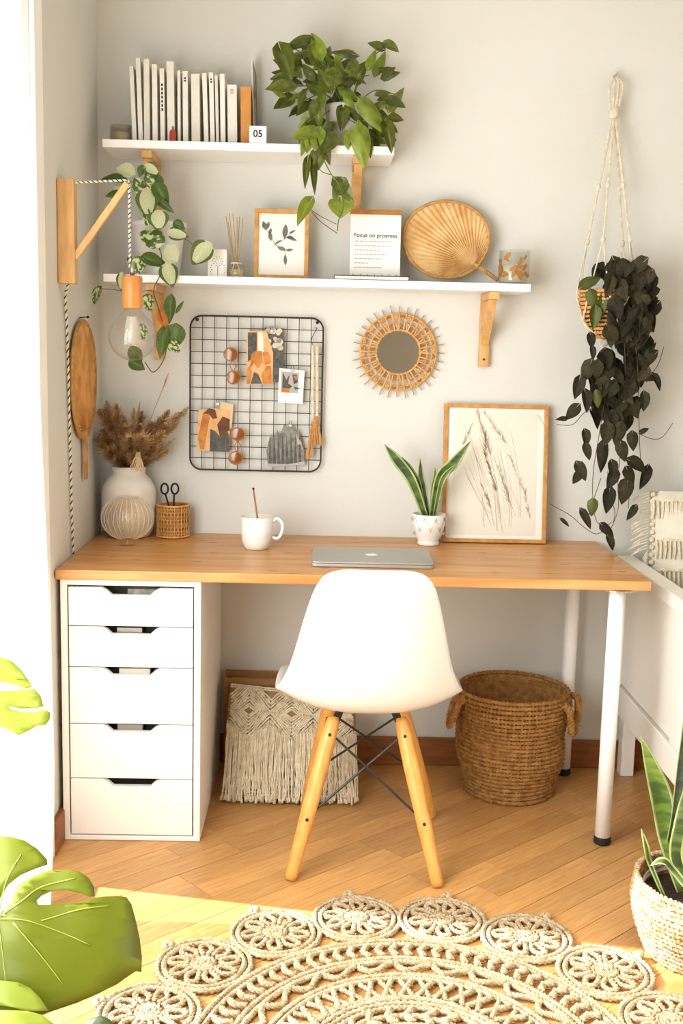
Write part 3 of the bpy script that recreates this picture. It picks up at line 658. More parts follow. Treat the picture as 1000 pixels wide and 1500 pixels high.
MB().rope(arc((p.x, -.12, ZL+.042), .014, 0, 2*PI*.97, 20, V((1, 0, 0)), V((0, 1, 0))), .003, 2, .01, 5, mis=(0,)).bar((p.x-.004, -.14, ZL+.04), (p.x-.012, -.142, ZL+.015), .004, .001).bar((p.x+.004, -.14, ZL+.04), (p.x+.013, -.142, ZL+.014), .004, .001).build('jute_bow', M['macrame'], t)
for (u, v) in [(331, 317), (336, 312), (341, 313), (347, 318), (351, 317), (356, 320), (334, 325)]:
    e = at(u, v, .12+random.uniform(-.02, .02)); MB().tube([(p.x+random.uniform(-.006, .006), -.12, ZL+.012), e], .0012, 5).build('reed', M['drystem'], t)

def framed(name, label, px, Yb, Yt, bar, depth, fm, mat_in=None, cat='picture frame'):
    """px: TL,TR,BL,BR pixels; leaning frame; returns thing plus local size; local axes x right, z up the frame, -y out"""
    BLp, BRp, TLp, TRp = at(*px[2], Yb), at(*px[3], Yb), at(*px[0], Yt), at(*px[1], Yt)
    z0 = None; wd = ((BRp.x-BLp.x)+(TRp.x-TLp.x))/2; cx = (BLp.x+BRp.x+TLp.x+TRp.x)/4
    return cx, wd
def frame_thing(name, label, cx, y0, z0, wd, ht, lean, bar, depth, fm, grp=None):
    t = thing(name, label, 'picture frame', (cx, y0, z0), grp, rot=(-lean, 0, 0))
    t.rotation_euler = (-lean, 0, 0)
    h = wd/2
    for a, b in (((-h, -depth, 0), (h, 0, bar)), ((-h, -depth, ht-bar), (h, 0, ht)), ((-h, -depth, bar), (-h+bar, 0, ht-bar)), ((h-bar, -depth, bar), (h, 0, ht-bar))):
        MB().box(a, b).build('frame_bar', fm, t, world=False, bevel=.001)
    MB().box((-h+bar, -depth*.45, bar), (h-bar, -depth*.3, ht-bar)).build('mount', M['paper'], t, world=False)
    return t, -depth*.45
def stroke(mb, pts, w0, w1, y, n=6, mi=0):
    """flat brush stroke in the local x-z plane"""
    P = bez([V((x, 0, z)) for x, z in pts], n); L = []; N = len(P)
    for i, p in enumerate(P):
        a = P[max(0, i-1)]; b = P[min(N-1, i+1)]; t = (b-a).normalized(); nrm = V((-t.z, 0, t.x)); f = i/(N-1); w = w0*(1-f)+w1*f
        L.append((p+nrm*w/2, p-nrm*w/2))
    mb.grid([[V((q.x, y-.0003, q.z)) for q in pr] for pr in L], mi)
# small botanical frame
f1, yy = frame_thing('botanical_frame', 'small oak frame with a grey leaf sprig print on the lower shelf', at(411, 404, .10).x, -.085, ZL+.001, .156, .198, .10, .0115, .018, M['frame'])
pr = MB()
def sprig(mb, base, tip, wdt, y): 
    mx = ((base[0]+tip[0])/2, (base[1]+tip[1])/2); P = [V((base[0], 0, base[1])), V((tip[0], 0, tip[1]))]
    d = P[1]-P[0]; n = V((-d.z, 0, d.x)).normalized(); k = 7; L = []
    for i in range(k+1):
        f = i/k; w = math.sin(PI*f)*wdt+.0003; c = P[0]+d*f; L.append([V((c+n*w/2).to_tuple()), V((c-n*w/2).to_tuple())])
    mb.grid([[V((q.x, y-.0004, q.z)) for q in r_] for r_ in L])
for a, b, w_ in (((-.018, .098), (-.052, .150), .002), ((-.018, .098), (.028, .132), .002), ((-.018, .098), (.022, .080), .002), ((.008, .086), (.012, .045), .0015)): stroke(pr, [a, ((a[0]+b[0])/2+.003, (a[1]+b[1])/2), b], w_, .001, yy)
for b, t_, w_ in (((-.03, .108), (-.034, .135), .012), ((-.036, .125), (-.030, .146), .009), ((-.044, .138), (-.054, .165), .014), ((-.044, .140), (-.036, .164), .010), ((.008, .115), (.012, .158), .016), ((.012, .12), (.036, .120), .010), ((.02, .13), (.04, .142), .006), ((-.012, .092), (.014, .084), .012), ((.012, .083), (.034, .086), .008), ((.011, .072), (.013, .040), .010), ((-.02, .1), (.0, .112), .006), ((.022, .118), (.045, .112), .008)): sprig(pr, b, t_, w_, yy)
pr.build('leaf_print', M['print'], f1, world=False)
# calendar board on a lying notebook
bx = at(545, 405, .10).x
nb = thing('notebook', 'thin black-covered notebook lying flat under the text calendar', 'notebook', (bx, -.1, ZL))
x0, x1 = at(489, 402, .16).x, at(599, 402, .16).x
MB().box((x0, -.180, ZL+.0005), (x1, -.05, ZL+.0025)).box((x0, -.180, ZL+.0115), (x1, -.05, ZL+.0135)).build('cover', M['dark'], nb)
MB().box((x0+.002, -.178, ZL+.0026), (x1-.003, -.052, ZL+.0114)).build('page_block', M['paper'], nb)
xa, xb = at(513, 350, .12).x, at(587, 350, .12).x; zt = at(550, 306, .12).z; zb = ZL+.014
tc = thing('text_calendar', 'white text calendar with wooden top bar standing on the notebook', 'calendar', ((xa+xb)/2, -.115, zb), rot=(-.10, 0, 0))
W2 = (xb-xa)/2; HT = zt-zb
MB().box((-W2, -.002, .004), (W2, 0, HT-.012)).build('page', M['paper'], tc, world=False)
MB().box((-W2-.002, -.008, HT-.013), (W2+.001, .006, HT)).build('top_bar', M['frame_dk'], tc, world=False, bevel=.001)
text('Focus on progress', .0165, (0, -.0024, HT*.62), M['ink'], tc, world=False, bold=.0002)
ln = MB(); rr = random.Random(2)
for k, wln in enumerate((.92, .88, .62, .80, .68, .36, .66)):
    z = HT*.53 - k*HT*.065; x = -W2*.82; xe = -W2*.82 + W2*1.64*wln
    while x < xe:
        w_ = rr.uniform(.004, .012); ln.box((x, -.0024, z-.0014), (min(x+w_, xe), -.002, z+.0014)); x += w_+.0022
ln.build('text_lines', M['lightink'], tc, world=False)
for k in range(7):
    x = -W2+.010+k*(W2*2-.02)/6; MB().tube(arc((x, -.001, .004), .0035, 0, 2*PI, 10, V((0, 1, 0)), V((0, 0, 1)))[:-1], .0007, 5, True).build('ring', M['dark'], tc, world=False)

# palm fans
def palm_fan(name, label, origin, X, Z, N, R, hub, m, me, squash=1.0, handle=None, ribs=34):
    """origin: centre; X, Z in-plane axes, N out of plane; hub: local place where the pleats meet"""
    t = thing(name, label, 'fan', origin); O = V(origin)
    def Q(x, z, n=0): return O + X*x + Z*z + N*n
    rim = []; K = ribs*2
    for k in range(K):
        a = 2*PI*k/K; rim.append((R*math.cos(a)*(1+.02*math.sin(3*a)), R*squash*math.sin(a)*(1+.015*math.cos(2*a))))
    nr = 7
    rows = []
    for k in range(K):
        row = []
        for i in range(nr+1):
            f = i/nr; x = hub[0]+(rim[k][0]-hub[0])*f; z = hub[1]+(rim[k][1]-hub[1])*f
            pl = (.0036 if k % 2 else -.0036)*math.sin(min(1, f*1.6)*PI*.5)*(1-.45*f)
            row.append(Q(x, z, pl+.006*(1-f)))
        rows.append(row)
    MB().grid(rows, closedu=True).build('palm_leaf', m, t, solid=.0012)
    MB().tube([Q(x, z, .001) for x, z in rim], .0055, 8, True, flat=.8).build('edge_binding', me, t, smooth=True)
    for k in range(0, K, 6): pass
    if handle:
        hx, hz, L, ang = handle; d = (math.cos(ang), math.sin(ang))
        MB().rope([Q(hub[0], hub[1], .008), Q(hub[0]+d[0]*L*.35, hub[1]+d[1]*L*.35, .010), Q(hub[0]+d[0]*L, hub[1]+d[1]*L, .006)], .007, 3, .03, 6, step=.006).build('handle', me, t, smooth=True)
        MB().tube(arc(Q(hub[0]+d[0]*.012, hub[1]+d[1]*.012, .009), .009, 0, 2*PI, 12, (X*d[1]-Z*d[0]), N)[:-1], .003, 6, True).build('knot', me, t)
    return t
fc = at(655, 350, .09)
palm_fan('palm_leaf_fan', 'round dried palm leaf fan standing on the lower shelf', (fc.x, -.060, fc.z+.001), V((1, 0, 0)), V((0, .12, .993)), V((0, -.993, .12)), .124, (.082, -.070), M['fanpalm'], M['fanedge'], .90, (0, 0, .082, math.radians(-32)), 40)
# glass jar with gilt leaves
p = at(752, 407, .1); t = jar('gilt_leaf_jar', 'glass candle jar with gilt leaf pattern at the right end of the lower shelf', (p.x, -.10, ZL), .044, .098, M['glass'], .055, M['wax'])
g = MB(); rr = random.Random(9)
for k in range(26):
    a = rr.uniform(-PI*.95, -PI*.05); z = ZL+rr.uniform(.025, .08); R_ = .0446; l_ = rr.uniform(.008, .016); w_ = .45*l_; an = rr.uniform(0, 2*PI)
    pts = []
    for q in range(6):
        b = 2*PI*q/6; dx = l_*math.cos(b)*math.cos(an)-w_*math.sin(b)*math.sin(an); dz = l_*math.cos(b)*math.sin(an)+w_*math.sin(b)*math.cos(an)
        aa = a+dx/R_; pts.append((p.x+R_*math.cos(aa), -.10+R_*math.sin(aa), z+dz))
    g.add(pts, [tuple(range(6))])
g.build('gilt_leaves', M['goldbrown'], t)

# ================================================================ WIRE GRID BOARD
gx0, gx1, gz0, gz1 = .272, .664, .922, 1.378; GY = -.022
gb = thing('wire_grid_board', 'black wire memo grid hanging on the wall above the desk', 'memo board', ((gx0+gx1)/2, GY, gz0))
rc = .035
def rrect(x0, z0, x1, z1, r, y):
    P = []
    for cx, cz, a0 in ((x1-r, z1-r, 0), (x0+r, z1-r, PI/2), (x0+r, z0+r, PI), (x1-r, z0+r, PI*1.5)): P += arc((cx, y, cz), r, a0, a0+PI/2, 6)
    return P
MB().tube(rrect(gx0, gz0, gx1, gz1, rc, GY), .0028, 8, True).build('frame_wire', M['dark'], gb, smooth=True)
for k in range(1, 13):
    z = gz1 - (gz1-gz0)*k/13; MB().tube([(gx0, GY+.002, z), (gx1, GY+.002, z)], .0012, 6).build('wire', M['dark'], gb)
for k in range(1, 11):
    x = gx0 + (gx1-gx0)*k/11; MB().tube([(x, GY, gz0), (x, GY, gz1)], .0012, 6).build('wire', M['dark'], gb)
for x in (gx0+.018, gx1-.018):
    MB().tube([(x, -.002, gz1-.012), (x, GY-.004, gz1-.012), (x, GY-.006, gz1-.006)], .002, 6).sphere((x, -.004, gz1-.012), .005, mi=0).build('wall_hook', M['dark'], gb)
def gp(u, v, Y=.028): return at(u, v, Y)
def card(name, label, corners, m, Y=.028, cat='photo', grp=None, th=.0006):
    t = thing(name, label, cat, gp(*corners[0], Y), grp)
    MB().prism([gp(u, v, Y) for u, v in corners], (0, th, 0)).build('card', m, t); return t
def patch(t, name, polys, m, Y, off=.0006):
    for pl in polys: MB().prism([gp(u, v, Y)-V((0, off, 0)) for u, v in pl], (0, .0003, 0)).build(name, m, t)
def clip_at(u, v, Y=.03):
    c = gp(u, v, Y); t = thing('binder_clip', 'small metal clip holding %s', 'clip', c); MB().box((c.x-.005, c.y-.003, c.z-.007), (c.x+.005, c.y+.007, c.z+.001)).build('jaw', M['steel'], t, bevel=.001)
    MB().tube([c+V((-.004, -.002, 0)), c+V((-.003, -.003, .011)), c+V((.003, -.003, .011)), c+V((.004, -.002, 0))], .0008, 5).build('loop', M['dark'], t); return t
k1 = clip_at(398, 484, .034); k1['label'] = 'small metal clip holding the floral card'
k2 = clip_at(428, 541, .034); k2['label'] = 'small metal clip holding the white-bordered instant photo'
k3 = clip_at(319, 590, .034); k3['label'] = 'small metal clip holding the beige card'
k4 = clip_at(425, 622, .034); k4['label'] = 'small metal clip holding the grey forest photo'
# floral card behind, then photo of two long-haired people
c = card('floral_card', 'dark card with pale blossoms clipped behind the orange photo', [(384, 480), (415, 481), (416, 560), (386, 560)], M['graydk'], .0275)
rr = random.Random(4); pl = []
for k in range(16):
    u, v, r_ = rr.uniform(389, 412), rr.uniform(482, 515), rr.uniform(2.5, 5)
    pl.append([(u+r_*math.cos(a)*1.1, v+r_*math.sin(a)) for a in [i*PI/3 for i in range(6)]])
patch(c, 'blossom_print', pl, M['tanink2'], .0275)
c = card('portrait_photo', 'photo of two people with long orange hair and pale background', [(361, 485), (390, 484), (400, 517), (399, 563), (361, 563)], M['skinink'], .0295)
patch(c, 'background_print', [[(363, 487), (376, 487), (376, 520), (363, 530)]], M['graydk'], .0295)
patch(c, 'background_print', [[(378, 487), (385, 487), (386, 516), (378, 518)]], M['paper2'], .0295)
patch(c, 'hair_print', [[(368, 519), (374, 514), (383, 514), (385, 530), (378, 540), (372, 532), (366, 540)], [(384, 516), (391, 515), (396, 521), (397, 532), (388, 534)]], M['orangeink'], .0295, .0008)
patch(c, 'clothes_print', [[(367, 562), (372, 545), (378, 548), (384, 562)]], M['graydk'], .0295, .0008)
patch(c, 'clothes_print', [[(361, 562), (362, 540), (367, 534), (369, 545), (366, 562)], [(385, 562), (383, 548), (390, 536), (397, 536), (398, 562)]], M['orangeink'], .0295, .0010)
c = card('instant_photo', 'white-bordered instant photo of plants right of the orange photo', [(409, 539), (446, 543), (443, 592), (407, 589)], M['paper'], .0285)
patch(c, 'photo_print', [[(412, 544), (438, 546), (436, 576), (411, 575)]], M['lightink'], .0285)
patch(c, 'plant_print', [[(414, 545), (419, 556), (424, 549), (422, 562), (428, 566), (420, 572), (413, 570)], [(428, 548), (435, 549), (436, 560), (430, 563)], [(430, 566), (441, 569), (432, 571)]], M['graydk'], .0285, .0008)
patch(c, 'plant_print', [[(413, 568), (424, 569), (423, 575), (412, 574)], [(430, 551), (435, 551), (434, 558)]], M['orangeink'], .0285, .0010)
c = card('beige_card', 'plain beige card clipped behind the lower left photo', [(323, 588), (342, 592), (339, 628), (320, 625)], M['beige'], .0275, 'card')
c = card('couple_photo', 'photo of a blond and a dark-haired person at the lower left', [(291, 600), (318, 598), (337, 603), (336, 662), (288, 660)], M['skinink'], .0295)
patch(c, 'hair_print', [[(293, 658), (290, 640), (297, 606), (305, 601), (307, 612), (302, 640), (299, 658)]], M['orangeink'], .0295)
patch(c, 'hair_print', [[(297, 606), (306, 598), (315, 600), (318, 612), (312, 614), (305, 606)], [(318, 622), (326, 610), (336, 614), (336, 630), (330, 634), (322, 640)]], M['brownink'], .0295, .0008)
patch(c, 'clothes_print', [[(307, 661), (308, 628), (316, 632), (322, 640), (333, 632), (336, 640), (336, 662)]], M['graydk'], .0295, .0010)
c = card('forest_photo', 'torn grey forest photo clipped at the lower right of the grid', [(392, 684), (390, 660), (395, 640), (398, 636), (401, 641), (406, 630), (410, 636), (416, 622), (421, 626), (426, 620), (431, 632), (436, 630), (441, 646), (445, 660), (446, 680), (420, 682)], M['graycard'], .0285)
patch(c, 'tree_print', [[(393+i*6.2, 683-(i % 2)), (395+i*6.2, 640-((i*7) % 13)), (398.4+i*6.2, 681)] for i in range(8)], M['graydk'], .0285)
patch(c, 'snow_print', [[(391, 684), (446, 681), (446, 676), (420, 680), (391, 679)], [(433, 636), (442, 650), (436, 652)]], M['lightink'], .0285, .0009)
def shades(cs, label):
    t = thing('sunglasses', label, 'sunglasses', gp(*cs[0], .04), 'amber sunglasses hung on the grid')
    A, B = gp(*cs[0], .042), gp(*cs[1], .042)
    for c_ in (A, B):
        ax = V((1, 0, 0)); az = V((0, 0, 1)); ring = [c_+ax*.0205*math.cos(a)+az*.0190*math.sin(a) for a in [i*2*PI/20 for i in range(20)]]
        MB().tube(ring, .0017, 6, True).build('rim', M['goldbrown'], t, smooth=True)
        vs = [c_+V((0, -.003, 0))]+ring; MB().add(vs, [(0, i+1, (i+1) % 20+1) for i in range(20)]).build('lens', M['amber'], t, smooth=True)
    d = (B-A).normalized(); MB().tube(bez([A+d*.0195, A.lerp(B, .5)+V((-.006, 0, 0)), B-d*.0195], 5), .0015, 6).build('bridge', M['goldbrown'], t)
    for c_, s_ in ((A, -1), (B, 1)): MB().tube([c_+V((.019, 0, 0)), c_+V((.021, .012, 0)), A.lerp(B, .5)+V((.012, .014, s_*.004)), c_+V((-.015, .014, -s_*.01))], .0013, 5).build('temple', M['goldbrown'], t)
shades(((338, 519), (342, 553)), 'amber sunglasses hanging at the upper left of the grid')
shades(((348, 636), (345, 671)), 'amber sunglasses hanging at the bottom of the grid')
# knotted strap with tassels
t = thing('tassel_strap', 'beige knotted strap with two tan tassels on a hook at the right of the grid', 'wall hanging', gp(460, 490, .03))
hk = [gp(458, 505, .032), gp(456, 498, .034), gp(460, 488, .036), gp(464, 481, .03), gp(461, 480, .024)]
MB().tube(bez(hk, 6), .0011, 6).build('hook', M['dark'], t, smooth=True)
for du in (-3.2, 3.2): MB().rope([gp(461+du, 506, .033), gp(461+du, 614, .033)], .0052, 3, .018, 6, step=.004).build('braid', M['macrame'], t, smooth=True)
for (u0, v0, u1, v1) in ((463, 612, 466, 652), (458, 620, 453, 670)):
    a, b = gp(u0, v0, .036), gp(u1, v1, .036); tb = MB(); rr = random.Random(u0)
    for k in range(16):
        dx = rr.uniform(-1, 1); tb.tube([a+V((dx*.004, rr.uniform(-.003, .003), 0)), a.lerp(b, .5)+V((dx*.009, rr.uniform(-.006, .004), 0)), b+V((dx*.012, rr.uniform(-.006, .004), rr.uniform(-.004, .004)))], .0017, 4)
    tb.build('tassel', M['tan'], t)
    MB().lathe([(.005, -.006), (.006, 0), (.004, .006)], a, 8, capt=True).build('knot', M['tan'], t)

# ================================================================ RATTAN SUN MIRROR
mc = at(583, 516, .02); mt_ = thing('rattan_mirror', 'small round mirror in a rattan sunburst frame on the wall', 'mirror', (mc.x, -.012, mc.z))
def circ(r, y, n=48): return arc((mc.x, y, mc.z), r, 0, 2*PI, n)[:-1]
vs = [V((mc.x, -.014, mc.z))]+circ(.0635, -.014, 40)
MB().add(vs, [(0, i+1, (i+1) % 40+1) for i in range(40)]).build('mirror_glass', M['mirror'], mt_, solid=.003)
for r_, th in ((.066, .0032), (.086, .003), (.102, .0028), (.1125, .003)): MB().tube(circ(r_, -.018), th, 7, True).build('ring', M['rattan'], mt_, smooth=True)
NS = 32
for k in range(NS):
    a = 2*PI*k/NS; d = V((math.cos(a), 0, math.sin(a))); c0 = V((mc.x, -.022, mc.z))
    sp = MB().tube([c0+d*.062, c0+d*.115], .0023, 6).build('spoke', M['rattan'], mt_)
    MB().tube([c0+d*.113+V((0, .006, 0)), c0+d*(.136+.003*math.sin(k*2.3))+V((0, .006, 0))], .0017, 6).build('spoke_tip', M['spoke'], sp)
for k in range(NS):
    a = 2*PI*(k+.5)/NS; d = V((math.cos(a), 0, math.sin(a))); e = V((-math.sin(a), 0, math.cos(a))); c0 = V((mc.x, -.022, mc.z))
    MB().tube([c0+d*.103-e*.006, c0+d*.109, c0+d*.103+e*.006], .0024, 6).tube([c0+d*.068-e*.003, c0+d*.084+e*.001], .0022, 6).build('cane_loop', M['rattandk'] if k % 2 else M['rattan'], mt_)

# ================================================================ LARGE PICTURE ON THE DESK
bl_, br_ = at(648, 787, .075), at(799, 792, .075); wd = .310
f2, yy = frame_thing('grass_print_frame', 'large oak frame with a pale dried-grass print leaning on the wall', 1.186, -.070, DH+.0008, .312, .413, .135, .0115, .018, M['frame'])
t_ = MB().box((-.125, yy-.0008, .022), (.125, yy, .392)).build('print_sheet', M['paper2'], f2, world=False)
pr = MB(); pr2 = MB(); rr = random.Random(12)
for k in range(30):
    x0 = rr.uniform(-.03, .09); x1 = x0-rr.uniform(.03, .10)*1.0; z1 = rr.uniform(.2, .37)
    tgt = pr if rr.random() < .4 else pr2
    stroke(tgt, [(x0, rr.uniform(.03, .1)), ((x0+x1)/2+.012, z1*.55), (x1, z1)], .0012, .0008, yy-.0008)
def plume2(mb, c, ang, L, W, n):
    for k in range(n):
        f = rr.random(); s = rr.choice((-1, 1)); x = c[0]+math.cos(ang)*L*(f-.5); z = c[1]+math.sin(ang)*L*(f-.5); a = ang+s*rr.uniform(.2, .7); l_ = W*rr.uniform(.5, 1)*(1-.5*f)
        stroke(mb, [(x, z), (x+math.cos(a)*l_*.5, z+math.sin(a)*l_*.5+.001), (x+math.cos(a)*l_, z+math.sin(a)*l_)], .0022, .0006, yy-.0008, 2)
for c, a, L, W, n, mb in (((-.035, .33), 1.9, .15, .03, 90, pr2), ((.0, .34), 2.2, .12, .03, 60, pr2), ((-.03, .29), 1.6, .08, .02, 60, pr), ((-.01, .20), 1.9, .10, .022, 60, pr), ((.03, .17), 1.9, .12, .028, 70, pr2), ((.07, .20), 2.0, .14, .026, 60, pr2), ((-.025, .14), 2.0, .08, .018, 40, pr), ((-.085, .32), 1.2, .08, .02, 50, pr2), ((.1, .11), 1.8, .08, .022, 40, pr2)): plume2(mb, c, a, L, W, n)
pr.build('grass_print', M['tanink'], f2, world=False); pr2.build('pale_grass_print', M['tanink2'], f2, world=False)
MB().bar((.125, yy-.001, .385), (.148, -.0195, .345), .001, .001).build('stray_stalk', M['drystem'], f2, world=False)

# ================================================================ SNAKE PLANTS
def blade(parent, base, pts, w, m, name='leaf', twist=0, edge=.16, face=V((0, -1, 0)), fold=.25):
    """strap leaf through points; narrows to a tip; pale margins"""
    P = bez([V(base)]+[V(p) for p in pts], 7); n = len(P); rows = []
    for i, p in enumerate(P):
        t = (P[min(n-1, i+1)]-P[max(0, i-1)]).normalized(); f = i/(n-1)
        x = t.cross(face); x = x.normalized() if x.length > 1e-4 else t.orthogonal().normalized(); x = Matrix.Rotation(twist*f, 3, t) @ x; z = x.cross(t)
        ww = w*(.55+.45*math.sin(min(1, f*1.8)*PI/2))*(1 if f < .6 else max(.02, math.cos((f-.6)/.4*PI/2)))/2
        rows.append([p + x*ww*s + z*ww*fold*abs(s)**1.5*2 for s in (-1, -1+edge*2, 0, 1-edge*2, 1)])
    mb = MB().grid(rows); mb.m = [1 if k in (0, 3) else 0 for i in range(n-1) for k in range(4)]
    return mb.build(name, [m, M['snakeedge']], parent, smooth=True, solid=.0016)
pp = at(628, 760, .09); px_, py_ = .986, -.125
sp = thing('snake_plant', 'small snake plant in a white patterned pot on the desk', 'plant', (px_, py_, DH))
MB().lathe([(.030, 0), (.032, .003), (.031, .010), (.030, .014), (.040, .030), (.048, .060), (.049, .092), (.045, .092), (.044, .08), (.002, .08)], (px_, py_, DH+.0006), 30).build('pot', M['ceramic'], sp, smooth=True)
MB().lathe([(.043, .078), (.002, .083)], (px_, py_, DH+.001), 20, capb=False).build('soil', M['soil'], sp)
pm = MB()
for a in (-2.6, -1.9, -1.25, -.55, .2):
    pm.tube([(px_+.0495*math.cos(a), py_+.0495*math.sin(a), DH+.085), (px_+.0465*math.cos(a+.35), py_+.0465*math.sin(a+.35), DH+.045), (px_+.0495*math.cos(a+.7), py_+.0495*math.sin(a+.7), DH+.085)], .0008, 4)
pm.build('line_pattern', M['print'], sp)
for a in (-2.9, -.25):
    pm = MB().sphere((px_+.049*math.cos(a), py_+.049*math.sin(a), DH+.078), .006, 8, 5).sphere((px_+.044*math.cos(a), py_+.044*math.sin(a), DH+.036), .005, 8, 5).build('knob', M['lightink'], sp)
b0 = V((px_, py_, DH+.08))
def spx(u, v, Y=.13): return at(u, v, Y+.045 if Y < .12 else Y+.01)
blade(sp, b0+V((-.010, 0, 0)), [spx(603, 705), spx(582, 675), spx(563, 651)], .031, M['snake'])
blade(sp, b0+V((.008, 0, 0)), [spx(644, 700), spx(664, 678), spx(689, 646)], .033, M['snake'])
blade(sp, b0+V((-.016, .006, 0)), [spx(612, 715, .07), spx(600, 690, .07), spx(588, 669, .07)], .024, M['snakedk'], twist=.5)
blade(sp, b0+V((0, .008, 0)), [spx(620, 712, .075), spx(616, 695, .07), spx(615, 671, .07)], .018, M['snakedk'], twist=.3)
blade(sp, b0+V((.006, .012, 0)), [spx(634, 715, .07), spx(637, 700, .07), spx(637, 685, .07)], .014, M['snake'])
blade(sp, b0+V((.014, -.004, 0)), [spx(645, 712, .11), spx(652, 696, .11), spx(667, 680, .11)], .016, M['snake'])

# seagrass basket with tall snake plant
def coil_basket(name, prof, c, m, parent, r=.006, pitch=.03, step=.008, wob=.0, strands=2):
    """prof: list of (radius, z); one coil per entry"""
    mb = MB(); rg = random.Random(5)
    for (R_, z) in prof:
        pts = [V((c[0]+(R_+wob*math.sin(3*a+z*30))*math.cos(a), c[1]+(R_+wob*math.sin(3*a+z*30))*math.sin(a), c[2]+z)) for a in [2*PI*k/48 for k in range(48)]]
        mb.rope(pts, r, strands, pitch, 5, True, step=step)
    return mb.build(name, m, parent, smooth=True)
bc = (1.520, -1.085, 0)
sb = thing('tall_snake_plant', 'tall snake plant in a woven seagrass basket at the right edge', 'plant', bc)
pf = []
for k in range(15):
    z = .008+k*.0112; f = k/14; pf.append((.118+.032*math.sin(min(1, f*1.25)*PI/2)-.006*max(0, f-.7)/.3, z))
coil_basket('basket', pf, bc, M['seagrass'], sb, .0082, .022, .006)
MB().lathe([(.108, .006), (.135, .07), (.136, .165)], bc, 40).build('basket_lining', M['seadark'], sb, smooth=True)
MB().lathe([(.134, .118), (.002, .126)], bc, 24, capb=False).build('soil', M['soil'], sb)
MB().lathe([(.128, .13), (.131, .145), (.127, .145)], bc, 40, capb=False).build('inner_pot', M['terra'], sb, smooth=True)
def sq(u, v, Y=1.0): return at(u, v, Y)
def S0(dx, dy): return V((bc[0]+dx, bc[1]+dy, .12))
blade(sb, S0(-.035, .03), [sq(978, 1230, 1.0), sq(965, 1160, .97), sq(938, 1078, .95)], .050, M['snakelight'], edge=.10)
blade(sb, S0(.0, .03), [sq(985, 1250, 1.0), sq(990, 1190, 1.0), sq(1004, 1060, 1.0), sq(1012, 980, 1.0)], .034, M['snakedk'], edge=.07, twist=.5)
blade(sb, S0(.03, .0), [sq(1006, 1240, 1.05), sq(1010, 1150, 1.05), sq(1030, 1020, 1.05)], .034, M['snakedk'], edge=.08)
blade(sb, S0(-.085, -.01), [sq(952, 1265, 1.08), sq(946, 1240, 1.1), sq(939, 1214, 1.1)], .012, M['snake'], edge=.25)
blade(sb, S0(-.01, -.04), [sq(985, 1275, 1.1), sq(970, 1262, 1.12), sq(952, 1268, 1.12)], .018, M['snake'], edge=.2, twist=1.3)
blade(sb, S0(-.01, -.01), [sq(990, 1260, 1.08), sq(996, 1200, 1.08), sq(1010, 1130, 1.08)], .030, M['snake'], edge=.12)

# ================================================================ MUG WITH SPOON, LAPTOP
mx_, my_ = .488, -.245
mg = thing('mug', 'plain white ceramic mug on the desk in front of the grid', 'mug', (mx_, my_, DH))
MB().lathe([(.031, 0), (.034, .002), (.041, .020), (.0445, .045), (.045, .092), (.0425, .092), (.042, .045), (.038, .018), (.002, .010)], (mx_, my_, DH+.0006), 36).build('body', M['ceramic'], mg, smooth=True)
MB().tube(bez([(mx_+.043, my_, DH+.078), (mx_+.058, my_, DH+.087), (mx_+.072, my_, DH+.072), (mx_+.070, my_, DH+.045), (mx_+.058, my_, DH+.030), (mx_+.043, my_, DH+.034)], 6), .0048, 8).build('handle', M['ceramic'], mg, smooth=True)
t = thing('spoon', 'thin brown spoon handle standing in the white mug', 'spoon', (mx_-.005, my_, DH+.012))
tp = at(371, 716, .245)
MB().tube([(mx_+.012, my_+.004, DH+.016), (mx_+.001, my_, DH+.09), tp], [.0028, .0028, .0022], 8).build('handle', M['rattandk'], t, smooth=True)
MB().sphere((mx_+.013, my_+.004, DH+.020), .009, 10, 6, sc=(1, .4, 1)).build('bowl', M['rattandk'], t, smooth=True)
MB().sphere(tp, .0036, 8, 6).build('knob', M['dark'], t, smooth=True)
L0, L1, L2, L3 = atz(453, 829, DH+.016), atz(636, 832, DH+.016), atz(627, 803, DH+.016), atz(463, 799, DH+.016)
lc = (L0+L1+L2+L3)/4; lw, ld = .322, .225
lp_ = thing('laptop', 'closed silver laptop lying on the desk behind the chair', 'laptop', (lc.x, -.385, DH), rot=(0, 0, -.012))
def rr_plate(w_, d_, r, z0, z1, nm, m, b=.002):
    P = [V((p.x, p.z, z0)) for p in rrect(-w_/2, -d_/2, w_/2, d_/2, r, 0)]
    return MB().prism(P, (0, 0, z1-z0)).build(nm, m, lp_, world=False, bevel=b)
rr_plate(lw, ld, .012, .0012, .0095, 'base', M['silver'], .0015); rr_plate(lw, ld, .012, .0102, .0150, 'lid', M['silver'], .0015); rr_plate(lw-.006, ld-.006, .01, .0094, .0103, 'hinge_gap', M['dark'], 0)
for sx in (-1, 1): MB().lathe([(.006, 0), (.006, .0013)], (sx*.14, -.09, 0), 10).build('foot', M['rubber'], lp_, world=False)
# the bitten fruit mark on the lid
ap = []
for k in range(40):
    a = 2*PI*k/40; r_ = .0165*(1+.06*math.cos(2*a)-.10*math.exp(-((a-PI/2)/.35)**2)-.07*math.exp(-((a-PI*1.5)/.3)**2)); x, y = r_*math.cos(a), r_*math.sin(a)
    d_ = math.hypot(x-.0195, y-.002)
    if d_ < .0075: x = .0195-.0075*math.cos(math.asin(max(-1, min(1, (y-.002)/.0075))))
    ap.append((x, y, .0151))
MB().prism(ap, (0, 0, .0003)).prism([(.001, .0185, .0151), (.006, .0195, .0151), (.0075, .0255, .0151), (.002, .0235, .0151)], (0, 0, .0003)).build('lid_mark', M['mark'], lp_, world=False)

